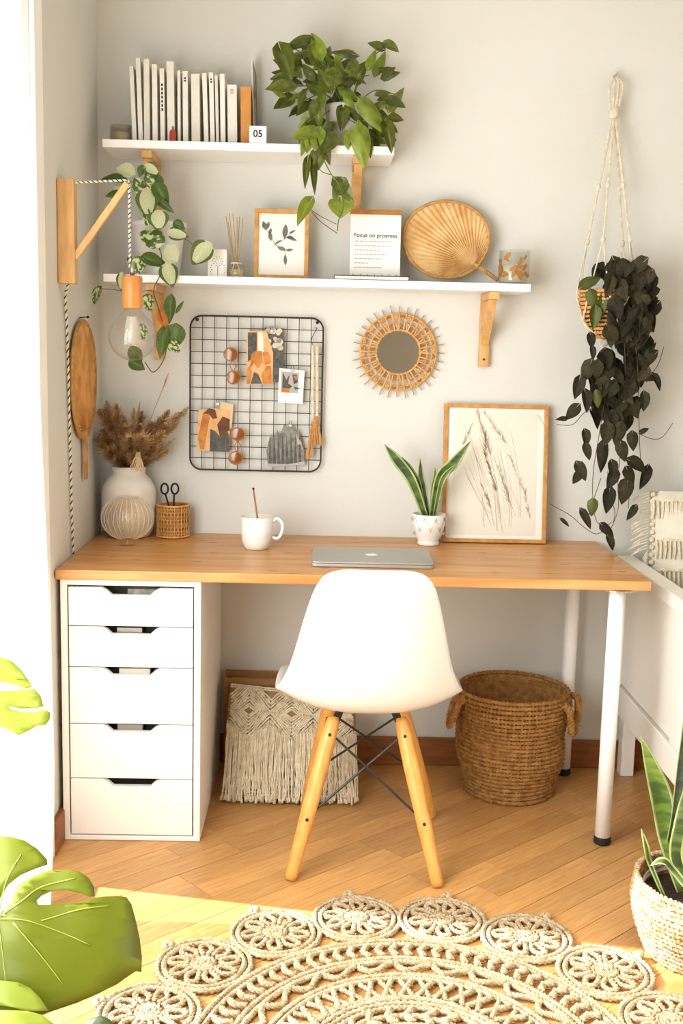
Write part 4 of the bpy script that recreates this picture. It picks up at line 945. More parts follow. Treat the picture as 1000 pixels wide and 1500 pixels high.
# ================================================================ VASES, BOUQUET, PEN CUP
vx, vy = .100, -.082
va = thing('white_vase', 'matt white ceramic vase holding the dried grasses, in the desk corner', 'vase', (vx, vy, DH))
MB().lathe([(.055, 0), (.062, .004), (.074, .030), (.078, .070), (.079, .130), (.076, .148), (.062, .172), (.050, .184), (.047, .190), (.050, .207), (.052, .209), (.049, .209), (.044, .19), (.058, .168), (.074, .13), (.07, .04), (.002, .012)], (vx, vy, DH+.0006), 40).build('body', M['vase'], va, smooth=True)
gx, gy = .122, -.236
gv = thing('ribbed_glass_vase', 'round ribbed glass vase standing in front of the white vase', 'vase', (gx, gy, DH))
prof = [(.020, 0), (.023, .003), (.020, .010), (.018, .016)]+[(.0735*math.sin(max(.22, a))*1.0, .016+.064-.064*math.cos(a)) for a in [.24+i*(PI-.62)/14 for i in range(15)]]
MB().lathe(prof, (gx, gy, DH+.0006), 96, fn=lambda r, z, a: r*(1+.012*math.cos(32*a))).build('bowl', M['ribglass'], gv, smooth=True)
for k in range(26):
    a = 2*PI*k/26; MB().tube([(gx+(q+.0005)*math.cos(a), gy+(q+.0005)*math.sin(a), DH+z) for q, z in prof[4:]], .0006, 4).build('rib', M['ribline'], gv, smooth=True)
bq = thing('dried_bouquet', 'bouquet of brown and golden dried grasses in the white vase', 'dried flowers', (vx, vy, DH+.18))
def plume(base, tip, L, W, m, n, seed, name='plume', w=.0016):
    rg = random.Random(seed); base, tip = V(base), V(tip); d = (tip-base).normalized(); mb = MB()
    x = d.orthogonal().normalized(); y = d.cross(x)
    for k in range(n):
        f = rg.random(); p = tip - d*L*(1-f); a = rg.uniform(0, 2*PI); rad = x*math.cos(a)+y*math.sin(a); l_ = W*rg.uniform(.6, 1.1)*(math.sin(PI*min(1, f*.8+.15)))
        e = p + (rad*.75+d*.8).normalized()*l_ + V((0, 0, -.15*l_)); s = rad.cross(d)*w*.5
        mb.add([p-s, p+s, e+s*.3, e-s*.3], [(0, 1, 2, 3)])
    mb.tube([tip-d*L, tip], .0012, 4)
    mb.build(name, m, bq)
    MB().tube(bez([base, base.lerp(tip, .5)+V((0, 0, .008)), tip-d*L*.9], 5), .0013, 5).build('stem', M['drystem'], bq)
PL = [(146, 600, 'duneA', .07, .030), (156, 588, 'duneA', .08, .026), (170, 592, 'duneA', .09, .026), (150, 630, 'duneA', .06, .035), (165, 625, 'duneB', .07, .034), (180, 610, 'duneB', .08, .03), (196, 598, 'duneC', .08, .018), (205, 588, 'duneC', .09, .010), (208, 603, 'duneB', .07, .028),
      (222, 618, 'duneA', .07, .03), (236, 612, 'duneB', .07, .026), (248, 600, 'duneB', .08, .022), (262, 604, 'duneB', .07, .02), (276, 596, 'duneC', .06, .016), (262, 618, 'duneC', .08, .018), (240, 632, 'duneB', .09, .024), (256, 642, 'duneC', .1, .014), (258, 650, 'duneC', .11, .007), (246, 660, 'duneB', .08, .022), (228, 655, 'duneA', .07, .028),
      (190, 640, 'duneB', .06, .04), (175, 655, 'duneB', .06, .038), (210, 640, 'duneA', .06, .04), (160, 660, 'duneA', .05, .036), (200, 665, 'duneB', .05, .034), (215, 668, 'duneA', .05, .032), (184, 625, 'duneA', .06, .036), (170, 670, 'duneA', .05, .03), (235, 645, 'duneA', .06, .03), (150, 648, 'duneB', .05, .034), (178, 672, 'duneB', .04, .03), (192, 655, 'duneC', .05, .03), (222, 640, 'duneB', .06, .03), (205, 622, 'duneB', .07, .03), (168, 610, 'duneB', .07, .03), (245, 622, 'duneA', .06, .026), (140, 640, 'duneA', .04, .03)]
for i, (u, v, m, L, W) in enumerate(PL):
    Y = .10 + (random.Random(i).uniform(-.05, .09) if u > 165 else random.Random(i).uniform(-.02, .05))
    e = at(u, v, Y); e.x = max(e.x, .02); plume((vx+random.uniform(-.02, .02), vy+random.uniform(-.02, .02), DH+.19), e, L*1.1, W*1.25, M[m], 420, i, w=.0022)
plume((vx+.02, vy-.03, DH+.2), at(201, 668, .16), .05, .02, M['duneC'], 260, 77); 
plume((vx+.01, vy, DH+.19), at(247, 546, .09), .052, .007, M['duneA'], 160, 78)
tl = at(206, 690, .165); mb = MB(); rg = random.Random(3)
for k in range(34):
    a = at(203, 662, .155)+V((rg.uniform(-.006, .006), rg.uniform(-.006, .006), 0)); dx = rg.uniform(-1, 1); mb.tube([a, a+V((dx*.012, -.012-rg.random()*.006, -.022)), a+V((dx*.022, -.016-rg.random()*.008, -.045-rg.random()*.01))], .001, 3)
mb.build('bunny_tail', M['duneC'], bq)
# cane pen cup with scissors
cx, cy = .229, -.075; rC, hC = .0475, .098
pc_ = thing('cane_pen_cup', 'round woven cane pen cup on the desk beside the white vase', 'pen cup', (cx, cy, DH))
MB().lathe([(rC-.004, 0), (rC-.003, .003), (rC-.003, hC-.002), (rC-.006, hC-.002), (rC-.006, .006), (.002, .006)], (cx, cy, DH+.0006), 32).build('lining', M['rattandk'], pc_, smooth=True)
for z in (.004, hC-.003): MB().tube([(cx+rC*math.cos(a), cy+rC*math.sin(a), DH+z+.0006) for a in [2*PI*k/36 for k in range(36)]], .0034, 7, True).build('rim', M['rattan'], pc_, smooth=True)
wv = MB()
for k in range(8):
    z = DH+.012+k*.0108; wv.tube([(cx+(rC-.0008)*math.cos(a), cy+(rC-.0008)*math.sin(a), z) for a in [2*PI*q/36 for q in range(36)]], .0013, 4, True)
for k in range(28):
    a = 2*PI*k/28; wv.tube([(cx+rC*math.cos(a), cy+rC*math.sin(a), DH+.006), (cx+rC*math.cos(a), cy+rC*math.sin(a), DH+hC-.005)], .0013, 4)
    for s in (-1, 1):
        wv.tube([(cx+(rC+.0006)*math.cos(a+s*t_*.9), cy+(rC+.0006)*math.sin(a+s*t_*.9), DH+.006+t_*(hC-.011)) for t_ in [q/8 for q in range(9)]], .0009, 3)
wv.build('cane_weave', M['rattan'], pc_)
sc = thing('scissors', 'black-handled scissors standing in the cane pen cup', 'scissors', (cx, cy-.015, DH+.02))
for s, u in ((-1, 241), (1, 256)):
    c = at(u, 716, .09); ring = [c+V((.0105*math.cos(a), 0, .0155*math.sin(a))) for a in [2*PI*k/18 for k in range(18)]]
    MB().tube(ring, .0030, 7, True).tube([c+V((-s*.002, 0, -.015)), V((cx+s*.003, -.09, DH+.07))], .003, 6).build('handle', M['rubber'], sc, smooth=True)
    MB().prism([(cx+s*.004, -.0905+s*.0009, DH+.075), (cx-s*.004, -.0905+s*.0009, DH+.075), (cx-s*.004, -.0905+s*.0009, DH+.012)], (0, .001, 0)).build('blade', M['steel'], sc)

# ================================================================ WALL LAMP ON THE LEFT WALL
LY = -.495
lm = thing('wall_lamp', 'wooden wall lamp with a bare globe bulb hung from a twisted cord', 'lamp', (0, LY, 1.43))
MB().box((.001, LY-.019, 1.436), (.043, LY+.019, 1.690)).build('wall_post', M['lampwood'], lm, bevel=.002)
MB().bar((.040, LY, 1.500), (.172, LY, 1.684), .016, .016, V((0, 1, 0))).build('strut', M['lampwood'], lm, bevel=.0015)
tipx, tipz = .172, 1.682
def cord(pts, r, parent, nm, pitch=.012): return MB().rope(pts, r, 3, pitch, 5, mis=(0, 0, 1), step=.003).build(nm, [M['cordw'], M['cordb']], parent, smooth=True)
cord([(.043, LY, tipz+.001), (tipx, LY, tipz+.010), (tipx+.004, LY, tipz+.004)], .0034, lm, 'cord')
zc = at(192, 405, .49).z
cord([(tipx+.004, LY, tipz+.004), (tipx+.005, LY, zc+.02)], .0034, lm, 'cord')
bx_, bz_ = at(194, 493, .495).x, at(194, 493, .495).z
MB().tube([(bx_, LY, zc+.035), (bx_, LY, zc-.0)], [.006, .006], 10).build('cord_grip', M['steel'], lm, smooth=True)
zs0 = at(193, 452, .495).z
MB().lathe([(.006, zc+.002), (.023, zc+.001), (.0255, zc-.004), (.0255, zs0+.006), (.022, zs0)], (bx_, LY, 0), 24).build('socket', M['copper'], lm, smooth=True)
R_ = .0605
bulb = [(.020, zs0-bz_), (.022, zs0-bz_-.004)]+[(R_*math.sin(a), R_*math.cos(a)) for a in [.62+i*(PI-.64)/16 for i in range(17)]]
MB().lathe(bulb, (bx_, LY, bz_), 40, capb=False).build('bulb_glass', glass('bulb_glass', (.96, .95, .93), .6), lm, smooth=True)
MB().lathe([(.014, .050), (.020, .02), (.0215, -.004), (.016, -.018), (.011, -.02)], (bx_, LY, bz_), 24, capb=False).build('bulb_stem', M['frost'], lm, smooth=True)
fm_ = MB()
for k in range(6):
    a = 2*PI*k/6; fm_.tube([(bx_+.006*math.cos(a), LY+.006*math.sin(a), bz_+.024), (bx_+.014*math.cos(a+.3), LY+.014*math.sin(a+.3), bz_-.024)], .0012, 5)
fm_.tube([(bx_, LY, bz_+.045), (bx_, LY, bz_-.012)], .002, 5).build('filament', M['filament'], lm)
pts = [atx(96+(u_)*.0, 0) for u_ in ()]
cord(bez([(.022, LY, 1.437), (.008, LY+.03, 1.40), (.006, -.440, 1.30), (.006, -.424, 1.0), (.006, -.412, .80), (.007, -.405, DH+.004)], 8), .0036, lm, 'wall_cord', .02)

# palm fan hanging flat on the left wall
fo = (.010, -.268, 1.190)
t = palm_fan('hanging_palm_fan', 'golden palm leaf fan hanging on a nail on the left wall', fo, V((0, -1, 0)), V((0, 0, 1)), V((1, 0, 0)), .150, (0.0, -.135), M['fandark'], M['fanedge'], 1.08, None, 36)
MB().bar((.012, -.266, 1.05), (.012, -.262, .915), .022, .008, V((1, 0, 0))).build('handle', M['fandark'], t, bevel=.002)
MB().tube([(.0, -.268, 1.358), (.022, -.268, 1.360)], .0015, 6).sphere((.023, -.268, 1.360), .004, 8, 5).build('nail', M['dark'], t)

# ================================================================ HANGING PLANTER AND DARK TRAILING PLANT
HX, HY = at(893, 450, .12).x-.010, -.125
hg = thing('macrame_hanger', 'cream macrame plant hanger on a wall hook at the right', 'plant hanger', (1.49, -.01, 2.09))
hook = at(901, 112, .02)
MB().tube([(hook.x, 0, hook.z+.004), (hook.x, -.026, hook.z+.004), (hook.x, -.03, hook.z+.012)], .003, 6).build('hook', M['steel'], hg)
kn = at(899, 165, .045)
lps = MB()
for k in range(4): 
    dx = (k-1.5)*.007; lps.rope(bez([(hook.x, -.024, hook.z-.002), (hook.x+dx*1.6, -.032-.004*k, hook.z-.03), (kn.x+dx, kn.y, kn.z)], 6), .0042, 2, .014, 5, step=.004)
lps.build('top_loop', M['macrame'], hg, smooth=True)
MB().tube([V((kn.x, kn.y, kn.z+.014)), kn, V((kn.x, kn.y, kn.z-.016))], [.012, .0155, .012], 12).build('wrap_knot', M['macrame2'], hg, smooth=True)
PZ = at(893, 425, .125).z; PR = .083
for k, a in enumerate((2.75, -2.1, -.75, .7)):
    rim = V((HX+(PR+.003)*math.cos(a), HY+(PR+.003)*math.sin(a), PZ)); s = kn+V((.004*math.cos(a), .004*math.sin(a), -.014))
    n1 = s.lerp(rim, .40); n2 = s.lerp(rim, .72)
    c_ = V((HX, HY, PZ-.06))
    MB().rope([s, n1], .0036, 2, .012, 5, step=.005).rope([s+V((.003, 0, 0)), n1+V((.002, 0, 0))], .0034, 2, .012, 5, step=.005).build('cord', M['macrame'], hg, smooth=True)
    MB().rope([n1, n2], .0036, 2, .012, 5, step=.005).rope([n1+V((.002, 0, 0)), n2+V((.002, 0, 0))], .003, 2, .012, 5, step=.005).build('cord', M['macrame'], hg, smooth=True)
    for s_ in (-1, 1):
        e = V((HX+(PR+.004)*math.cos(a+s_*.30), HY+(PR+.004)*math.sin(a+s_*.30), PZ)); lo = V((HX+.068*math.cos(a+s_*.75), HY+.068*math.sin(a+s_*.75), PZ-.10)); bt = V((HX, HY, PZ-.145))
        MB().rope(bez([n2, e, V((HX+(PR-.001)*math.cos(a+s_*.5), HY+(PR-.001)*math.sin(a+s_*.5), PZ-.05)), lo, bt], 6), .003, 2, .012, 5, step=.006).build('cradle_cord', M['macrame'], hg, smooth=True)
    for q in (n1, n2): MB().sphere(q, .0075, 8, 6, sc=(1, 1, 1.3)).build('knot', M['macrame2'], hg, smooth=True)
MB().sphere((HX, HY, PZ-.148), .012, 8, 6).build('knot', M['macrame2'], hg, smooth=True)
hp = thing('trailing_plant', 'dark-leaved trailing plant in a woven basket pot in the hanger', 'plant', (HX, HY, PZ-.14))
pf = [(.030+.048*math.sin(min(1, k/11*1.15)*PI/2), -.132+k*.0115) for k in range(12)]
coil_basket('basket_pot', pf, (HX, HY, PZ), M['rattan'], hp, .0062, .02, .008)
MB().lathe([(.03, -.128), (.066, -.08), (.070, -.012), (.002, -.012)], (HX, HY, PZ), 24).build('soil', M['soil'], hp, smooth=True)
rowsD = [(388, 880, 935), (405, 872, 945), (430, 893, 955), (460, 896, 955), (500, 892, 950), (525, 872, 952), (550, 868, 950), (580, 870, 935), (600, 868, 932), (625, 872, 925)]
def dk(rg, u, v): return 'darkleaf'
blob_leaves(dk, rowsD, (.09, .20), 150, (18, 27), hp, 8, lambda rg, u, v: 90+rg.uniform(-50, 50), (.75, 1.0))
rowsF = [(392, 890, 940), (430, 893, 950), (470, 895, 952), (500, 893, 948)]
blob_leaves(dk, rowsF, (.19, .235), 52, (17, 27), hp, 18, lambda rg, u, v: 90+rg.uniform(-50, 50), (.75, 1.0))
DL = [(859, 547, 26, 22, 110), (845, 572, 26, 19, 100), (859, 592, 26, 16, 80), (836, 606, 22, 18, 130), (820, 614, 12, 8, 180), (953, 420, 26, 9, 95), (943, 428, 16, 16, 60), (948, 555, 16, 10, 170), (963, 563, 22, 11, 60), (943, 592, 22, 16, 85), (957, 507, 14, 6, 300), (945, 630, 12, 8, 330), (858, 645, 20, 14, 80), (861, 665, 20, 14, 70),
      (843, 702, 16, 14, 120), (853, 694, 24, 18, 60), (883, 675, 36, 18, 90), (894, 706, 24, 18, 110), (914, 665, 24, 20, 70), (936, 684, 26, 20, 30), (942, 704, 28, 16, 105), (915, 725, 30, 24, 100), (890, 738, 30, 20, 95), (868, 747, 20, 17, 90, 'olive'), (923, 754, 20, 12, 120), (860, 764, 26, 13, 60), (893, 779, 22, 15, 40), (895, 798, 20, 12, 65), (829, 767, 14, 6, 40),
      (905, 640, 26, 22, 100), (928, 650, 22, 18, 80), (888, 640, 26, 22, 90), (925, 700, 22, 18, 60), (897, 690, 20, 16, 80), (900, 400, 24, 18, 250), (893, 386, 14, 8, 300), (922, 386, 18, 12, 20), (868, 412, 26, 18, 330, 'olive'), (870, 442, 22, 20, 70, 'olive'), (870, 470, 26, 18, 90, 'olive'), (866, 502, 18, 14, 80), (868, 520, 16, 10, 80), (880, 455, 30, 14, 95, 'olive'), (876, 588, 20, 14, 80, 'olive')]
for r_ in DL: leaf_px(r_[5] if len(r_) > 5 else 'darkleaf', r_[0], r_[1], .20 if r_[1] < 700 else .17, r_[2], r_[3], r_[4], hp, 5)
for st in ([(900, 420), (895, 520), (880, 620), (868, 700), (872, 760), (890, 775), (895, 800)], [(905, 420), (915, 520), (912, 620), (905, 700), (905, 745), (893, 778)], [(915, 430), (932, 520), (935, 600), (937, 660), (942, 700)], [(930, 570), (948, 553), (963, 535), (972, 508)], [(935, 635), (955, 643), (970, 640), (985, 620)], [(872, 595), (855, 605), (838, 622), (815, 622)], [(895, 765), (875, 782), (855, 772), (835, 755), (805, 738)], [(890, 690), (890, 720), (900, 748), (897, 770)], [(880, 700), (868, 735), (862, 757)], [(915, 660), (922, 700), (920, 745)]):
    vine([at(u, v, .16) for u, v in st], .0011, M['brownstem'], hp)

# ================================================================ JUTE BASKET UNDER THE DESK
jb = (1.246, -.185, 0)
jt = thing('jute_basket', 'round brown jute basket with loop handles under the desk', 'basket', jb)
pf = [(.132+.030*math.sin(min(1, k/24*1.1)*PI/2)-.004*math.sin(k*.55), .008+k*.0126) for k in range(25)]
coil_basket('body', pf, jb, M['jute'], jt, .0085, .022, .008, .003, 3)
MB().lathe([(.126, .004), (.152, .15), (.157, .305)], jb, 40).build('inner_wall', M['jute'], jt, smooth=True)
for s, (u, v) in ((-1, (655, 1025)), (1, (825, 1035))):
    a = math.radians(200 if s < 0 else -25); base = V((jb[0]+.166*math.cos(a), jb[1]+.166*math.sin(a), .29)); e = V((-math.sin(a), math.cos(a), 0)); o_ = V((math.cos(a), math.sin(a), 0))
    if s < 0: pth = [base+e*.020+V((0, 0, .01)), base+e*.018+o_*.018+V((0, 0, -.005)), base+o_*.038+V((0, 0, -.075)), base+o_*.020-e*.018+V((0, 0, -.02)), base-e*.02+V((0, 0, .01))]
    else: pth = [base+e*.045+V((0, 0, .012)), base+e*.035+o_*.022, base+o_*.022+e*.012+V((0, 0, -.075)), base+o_*.018-e*.018+V((0, 0, -.08)), base-e*.04+o_*.016+V((0, 0, -.02)), base-e*.05+V((0, 0, .008))]
    MB().rope(bez(pth, 7), .0115, 3, .035, 6, step=.005).build('handle', M['jute'], jt, smooth=True)

# ================================================================ MACRAME CUSHION AND CRATE
cr = thing('wooden_crate', 'small wooden crate standing behind the fringed cushion', 'crate', (.5, -.06, 0))
cx0, cx1, cz = .386, .60, at(370, 988, .06).z
for (a, b) in (((cx0, -.032, 0), (cx0+.012, -.020, cz)), ((cx1-.012, -.032, 0), (cx1, -.020, cz)), ((cx0, -.095, 0), (cx0+.012, -.083, cz)), ((cx1-.012, -.095, 0), (cx1, -.083, cz))): MB().box((a[0], a[1], .001), b).build('post', M['crate'], cr)
for k in range(4):
    z = cz-.022-k*.085
    for y in (-.099, -.0195): MB().box((cx0, y, z-.0), (cx1, y+.004 if y < -.05 else y+.0035, z+.022)).build('slat', M['crate'], cr)
MB().box((cx0+.012, -.095, cz-.04), (cx1-.012, -.02, cz-.034)).build('shelf_board', M['crate'], cr)
cu = thing('fringed_cushion', 'beige macrame cushion with long fringe on the floor beside the drawers', 'cushion', (.6, -.22, 0))
# leaning pillow: local plane from the bottom front to the top back
BL_, BR_ = V((.402, -.300, .010)), V((.790, -.300, .010)); TL_, TR_ = V((.408, -.150, .300)), V((.782, -.150, .262))
def cup(s, t_, out=0):
    b = BL_.lerp(BR_, s); tp_ = TL_.lerp(TR_, s); p = b.lerp(tp_, t_); n = (TL_-BL_).cross(BR_-BL_).normalized(); n = n if n.y < 0 else -n
    return p + n*(out + .034*(math.sin(PI*min(1, max(0, s)))**.5)*(math.sin(PI*min(1, max(0, t_)))**.5))
def cdn(s, t_, out=0):
    b = BL_.lerp(BR_, s); tp_ = TL_.lerp(TR_, s); p = b.lerp(tp_, t_); n = (TL_-BL_).cross(BR_-BL_).normalized(); n = n if n.y < 0 else -n
    return p - n*(out + .030*(math.sin(PI*min(1, max(0, s)))**.5)*(math.sin(PI*min(1, max(0, t_)))**.5))
rf = [[cup(i/16, j/12) for j in range(13)] for i in range(17)]; rb = [[cdn(i/16, j/12) for j in range(13)] for i in range(17)]
MB().grid(rf).grid(rb).build('pillow', M['backing'], cu, smooth=True)
# knotted lattice on the upper part
kn_ = MB(); t0, t1 = .52, .985
def cordline(pts, r=.0042, o_=.005): kn_.rope([cup(s, t_, o_) for s, t_ in pts], r, 2, .010, 4, step=.006)
ND = 3; 
for d in range(-1, ND+1):
    for off in (0, .026, .052, .078, .104, .130, .152):
        sc_ = 1/ND; c0 = (d+.5)*sc_
        hs_, ht = sc_*.5-off*.75, (t1-t0)*.5-off*1.25; tc_ = (t0+t1)/2
        if hs_ <= .02 or ht <= .02: continue
        q = [(c0-hs_, tc_), (c0, tc_+ht), (c0+hs_, tc_), (c0, tc_-ht), (c0-hs_, tc_)]
        for a, b in zip(q, q[1:]):
            N_ = 8; L_ = [(a[0]+(b[0]-a[0])*k/N_, a[1]+(b[1]-a[1])*k/N_) for k in range(N_+1)]; L_ = [p for p in L_ if .01 <= p[0] <= .99]
            if len(L_) > 2: cordline(L_)
        c1 = d*sc_
for d in range(0, ND+1):
    c1 = d/ND
    for sgn, tcc in ((1, t1), (-1, t0)):
        for off in (.03, .06, .09):
            q = [(c1-(1/ND*.5-off*.75), tcc), (c1, tcc-sgn*((t1-t0)*.5-off*1.3)), (c1+(1/ND*.5-off*.75), tcc)]
            for a, b in zip(q, q[1:]):
                N_ = 6; L_ = [(a[0]+(b[0]-a[0])*k/N_, a[1]+(b[1]-a[1])*k/N_) for k in range(N_+1)]; L_ = [p for p in L_ if .01 <= p[0] <= .99]
                if len(L_) > 2: cordline(L_)
cordline([(k/20*.98+.01, t1) for k in range(21)], .005, .003)
cordline([(k/20*.98+.01, t1-.02) for k in range(21)], .0035, .004)
kn_.build('knotted_panel', M['macrame'], cu, smooth=True)
fr = MB(); rg = random.Random(6)
for k in range(130):
    s = (k+.5)/130+rg.uniform(-.003, .003); ph = (s*ND) % 1; ts = t0 + (t1-t0)*.5*abs(ph-.5)*2*.55 if True else t0
    w1 = rg.uniform(-.012, .012); w2 = rg.uniform(-.014, .014); lay = rg.uniform(.002, .012); s = min(.995, max(.005, s))
    pts = [cup(s, ts+.01, lay*.6), cup(s+w1*.4, ts*.66, lay+.004), cup(s+w1, ts*.33, lay+.008)]
    e = cup(s+w2, .03, lay+.016); e2 = V((e.x+rg.uniform(-.005, .005), e.y-rg.uniform(.004, .016), rg.uniform(.004, .014)))
    fr.rope(bez(pts+[e, e2], 4), rg.uniform(.0034, .0046), 2, .016, 4, mis=(0,))
    fr.tube([e2+V((0, 0, .012)), e2], [.0026, .0046], 4)
o = fr.build('fringe', M['macrame'], cu, smooth=True); o['kind'] = 'stuff'

# ================================================================ DAYBED AT THE RIGHT WITH CUSHIONS
bd = thing('daybed', 'white panelled daybed side along the right of the desk', 'bed', (1.6, -.8, 0))
X0 = 1.580; ys, ye = -.035, -2.6
MB().box((X0-.006, ye, .652), (X0+.044, ys, .688)).build('top_rail', M['cream'], bd, bevel=.003)
MB().box((X0+.010, ye, .305), (X0+.022, ys, .652)).build('panel', M['cream'], bd)
MB().box((X0, ye, .212), (X0+.03, ys, .298)).build('bottom_rail', M['cream'], bd, bevel=.002)
for y in (ys, -.60, -1.30, -2.0, ye+.07):
    MB().box((X0+.002, y-.07, .299), (X0+.0098, y, .651)).build('stile', M['cream'], bd, bevel=.002)
MB().box((X0+.002, ye, .60), (X0+.0098, ys-.07, .651)).build('upper_moulding', M['cream'], bd, bevel=.002) if False else None
for y in (ys, ye+.05): MB().box((X0+.032, y-.045, .001), (X0+.072, y, .650)).build('post', M['cream'], bd, bevel=.002)
MB().box((X0+.032, ye, .30), (RW-.6, ys-.05, .36)).build('mattress_base', M['cream'], bd)
MB().box((X0+.06, ye+.02, .361), (RW-.62, ys-.052, .50)).build('mattress', M['cloth'], bd, bevel=.03)
def cushion(name, label, c, w_, h, d, rot, cloth, fringe=None, bands=(), m2=None):
    t = thing(name, label, 'cushion', c, rot=rot)
    def q(s, t_, sg): 
        x = (s-.5)*w_; z = t_*h; b = d/2*(math.sin(PI*s)**.4)*(math.sin(PI*t_)**.4) if 0 < s < 1 and 0 < t_ < 1 else 0
        return V((x*(1-.06*math.sin(PI*t_)), sg*b, z))
    MB().grid([[q(i/14, j/14, -1) for j in range(15)] for i in range(15)]).grid([[q(i/14, j/14, 1) for j in range(15)] for i in range(15)]).build('pillow', cloth, t, smooth=True, world=False)
    rg = random.Random(11)
    if bands:
        bm2 = MB()
        for tz in bands:
            for k in range(34):
                s = (k+.5)/34; n = 4
                p0 = q(s, tz, -1)+V((0, -.004, 0)); bm2.tube([p0, p0+V((rg.uniform(-.002, .002), -.008, -.03)), p0+V((rg.uniform(-.004, .004), -.005, -.055))], .0035, 4)
            bm2.rope([q(k/24, tz, -1)+V((0, -.006, 0)) for k in range(1, 24)], .006, 2, .016, 5, step=.008)
        bm2.build('tufted_band', M['macrame'], t, world=False)
    if fringe:
        fb = MB()
        for k in range(46):
            z = h*(k+.5)/46; L_ = rg.uniform(.035, .055) if z > .23 else .012
            fb.tube([V((-w_/2, 0, z)), V((-w_/2-L_*.5, -.004, z-.008)), V((-w_/2-L_, rg.uniform(-.01, .01), z-.024))], .0022, 4)
        for k in range(18): fb.sphere((-w_/2+.008, -.014, h*(k+.5)/18), .0075, 6, 4)
        o = fb.build('side_fringe', M['macrame'], t, world=False); o['kind'] = 'stuff'
    return t
cushion('tufted_cushion', 'cream cushion with tufted bands and side fringe on the daybed', (1.842, -.185, .502), .42, .40, .16, (-.16, 0, -.08), M['cloth'], True, (.18, .42, .64, .93))

# ================================================================ CURTAIN
ct = thing('sheer_curtain', 'long white sheer curtain at the window on the left', 'curtain', (.06, -1.1, 0))
rows = []; NZ = 26; NU = 90
for i in range(NU+1):
    s = i/NU; row = []
    for j in range(NZ+1):
        z = .012+(2.33-.012)*j/NZ; f = z/2.33
        ynear = -(.895+.165*max(0, (z-.5)/1.5)**1.1+.10*max(0, (.36-z)/.36)**1.4); yfar = -1.26-.01*math.sin(3*f)
        y = ynear+(yfar-ynear)*s; g_ = min(1, s*3.5); x = .044+.018*g_+(.020+.014*g_)*math.sin(s*2*PI*4+.8*math.sin(f*2.2))*(1-.35*f)+.008*math.sin(s*31+2*f)*g_
        row.append(V((max(.016, x), y, z)))
    rows.append(row)
MB().grid(rows).build('cloth', M['sheer'], ct, smooth=True)
MB().tube([(.075, -.74, 2.36), (.075, -2.9, 2.36)], .011, 10).build('curtain_rod', M['white'], ct, smooth=True)
for y in (-.78, -1.95, -2.85): MB().bar((.0005, y, 2.36), (.075, y, 2.36), .01, .01).build('rod_bracket', M['white'], ct)

# ================================================================ MONSTERA
mo = thing('monstera', 'large-leaved monstera at the lower left of the picture', 'plant', (.13, -1.95, 0))
MB().lathe([(.085, 0), (.088, .004), (.112, .19), (.118, .192), (.118, .205), (.108, .205), (.106, .17), (.002, .17)], (.13, -1.95, .0006), 32).build('pot', M['terra'], mo, smooth=True)
MB().lathe([(.106, .165), (.002, .176)], (.13, -1.95, .001), 20, capb=False).build('soil', M['soil'], mo)
def mleaf(outline, Y, m, lean, curl, name='leaf', c=None, holes=()):
    """a split leaf as a real sheet: the outline lies on a plane that leans away from the window"""
    pts = []
    c = c or outline[0]; C0 = at(c[0], c[1], Y)
    N_ = V((lean[0], -1, lean[1])).normalized()
    def on(u, v):
        d = ray(u, v); t_ = (C0-CAM).dot(N_)/d.dot(N_); return CAM+d*t_
    bm = bmesh.new(); vs = [bm.verts.new(on(u, v)) for u, v in outline]
    for tri in tessellate_polygon([[V((u, v, 0)) for u, v in outline]]):
        try: bm.faces.new([vs[i] for i in tri])
        except ValueError: pass
    for _ in range(3): bmesh.ops.subdivide_edges(bm, edges=[e for e in bm.edges if e.calc_length() > .022], cuts=1, use_grid_fill=False); bmesh.ops.triangulate(bm, faces=bm.faces[:])
    for v_ in bm.verts:
        d = v_.co-C0; r2 = d.length; v_.co += N_*(-curl*r2*r2 + .003*math.sin(d.x*60+d.z*25))
    bmesh.ops.recalc_face_normals(bm, faces=bm.faces)
    me = bpy.data.meshes.new(name); bm.to_mesh(me); bm.free(); me.materials.append(m); me.polygons.foreach_set('use_smooth', [True]*len(me.polygons))
    o = link(name, me, mo); md = o.modifiers.new('s', 'SOLIDIFY'); md.thickness = .0009; md.offset = 0
    def surf(u, v, k=.0012):
        p = on(u, v); d = p-C0; r2 = d.length; return p + N_*(-curl*r2*r2+.003*math.sin(d.x*60+d.z*25)+k)
    return o, surf
A = [(-8, 1347), (2, 1318), (8, 1304), (18, 1290), (34, 1277), (55, 1268), (68, 1262), (64, 1250), (50, 1237), (34, 1228), (14, 1223), (-10, 1222), (-50, 1234), (-95, 1265), (-135, 1320), (-150, 1390), (-120, 1450), (-70, 1490), (0, 1502), (40, 1492), (72, 1480), (110, 1466), (142, 1452), (168, 1438), (186, 1424), (196, 1417), (204, 1418), (205, 1395), (202, 1368), (196, 1340), (190, 1318), (183, 1308), (172, 1306), (150, 1309), (135, 1310), (122, 1310), (110, 1306), (95, 1303), (78, 1303), (62, 1309), (54, 1318), (55, 1324), (70, 1323), (90, 1323), (88, 1325), (60, 1327), (45, 1325), (38, 1318), (34, 1308)]
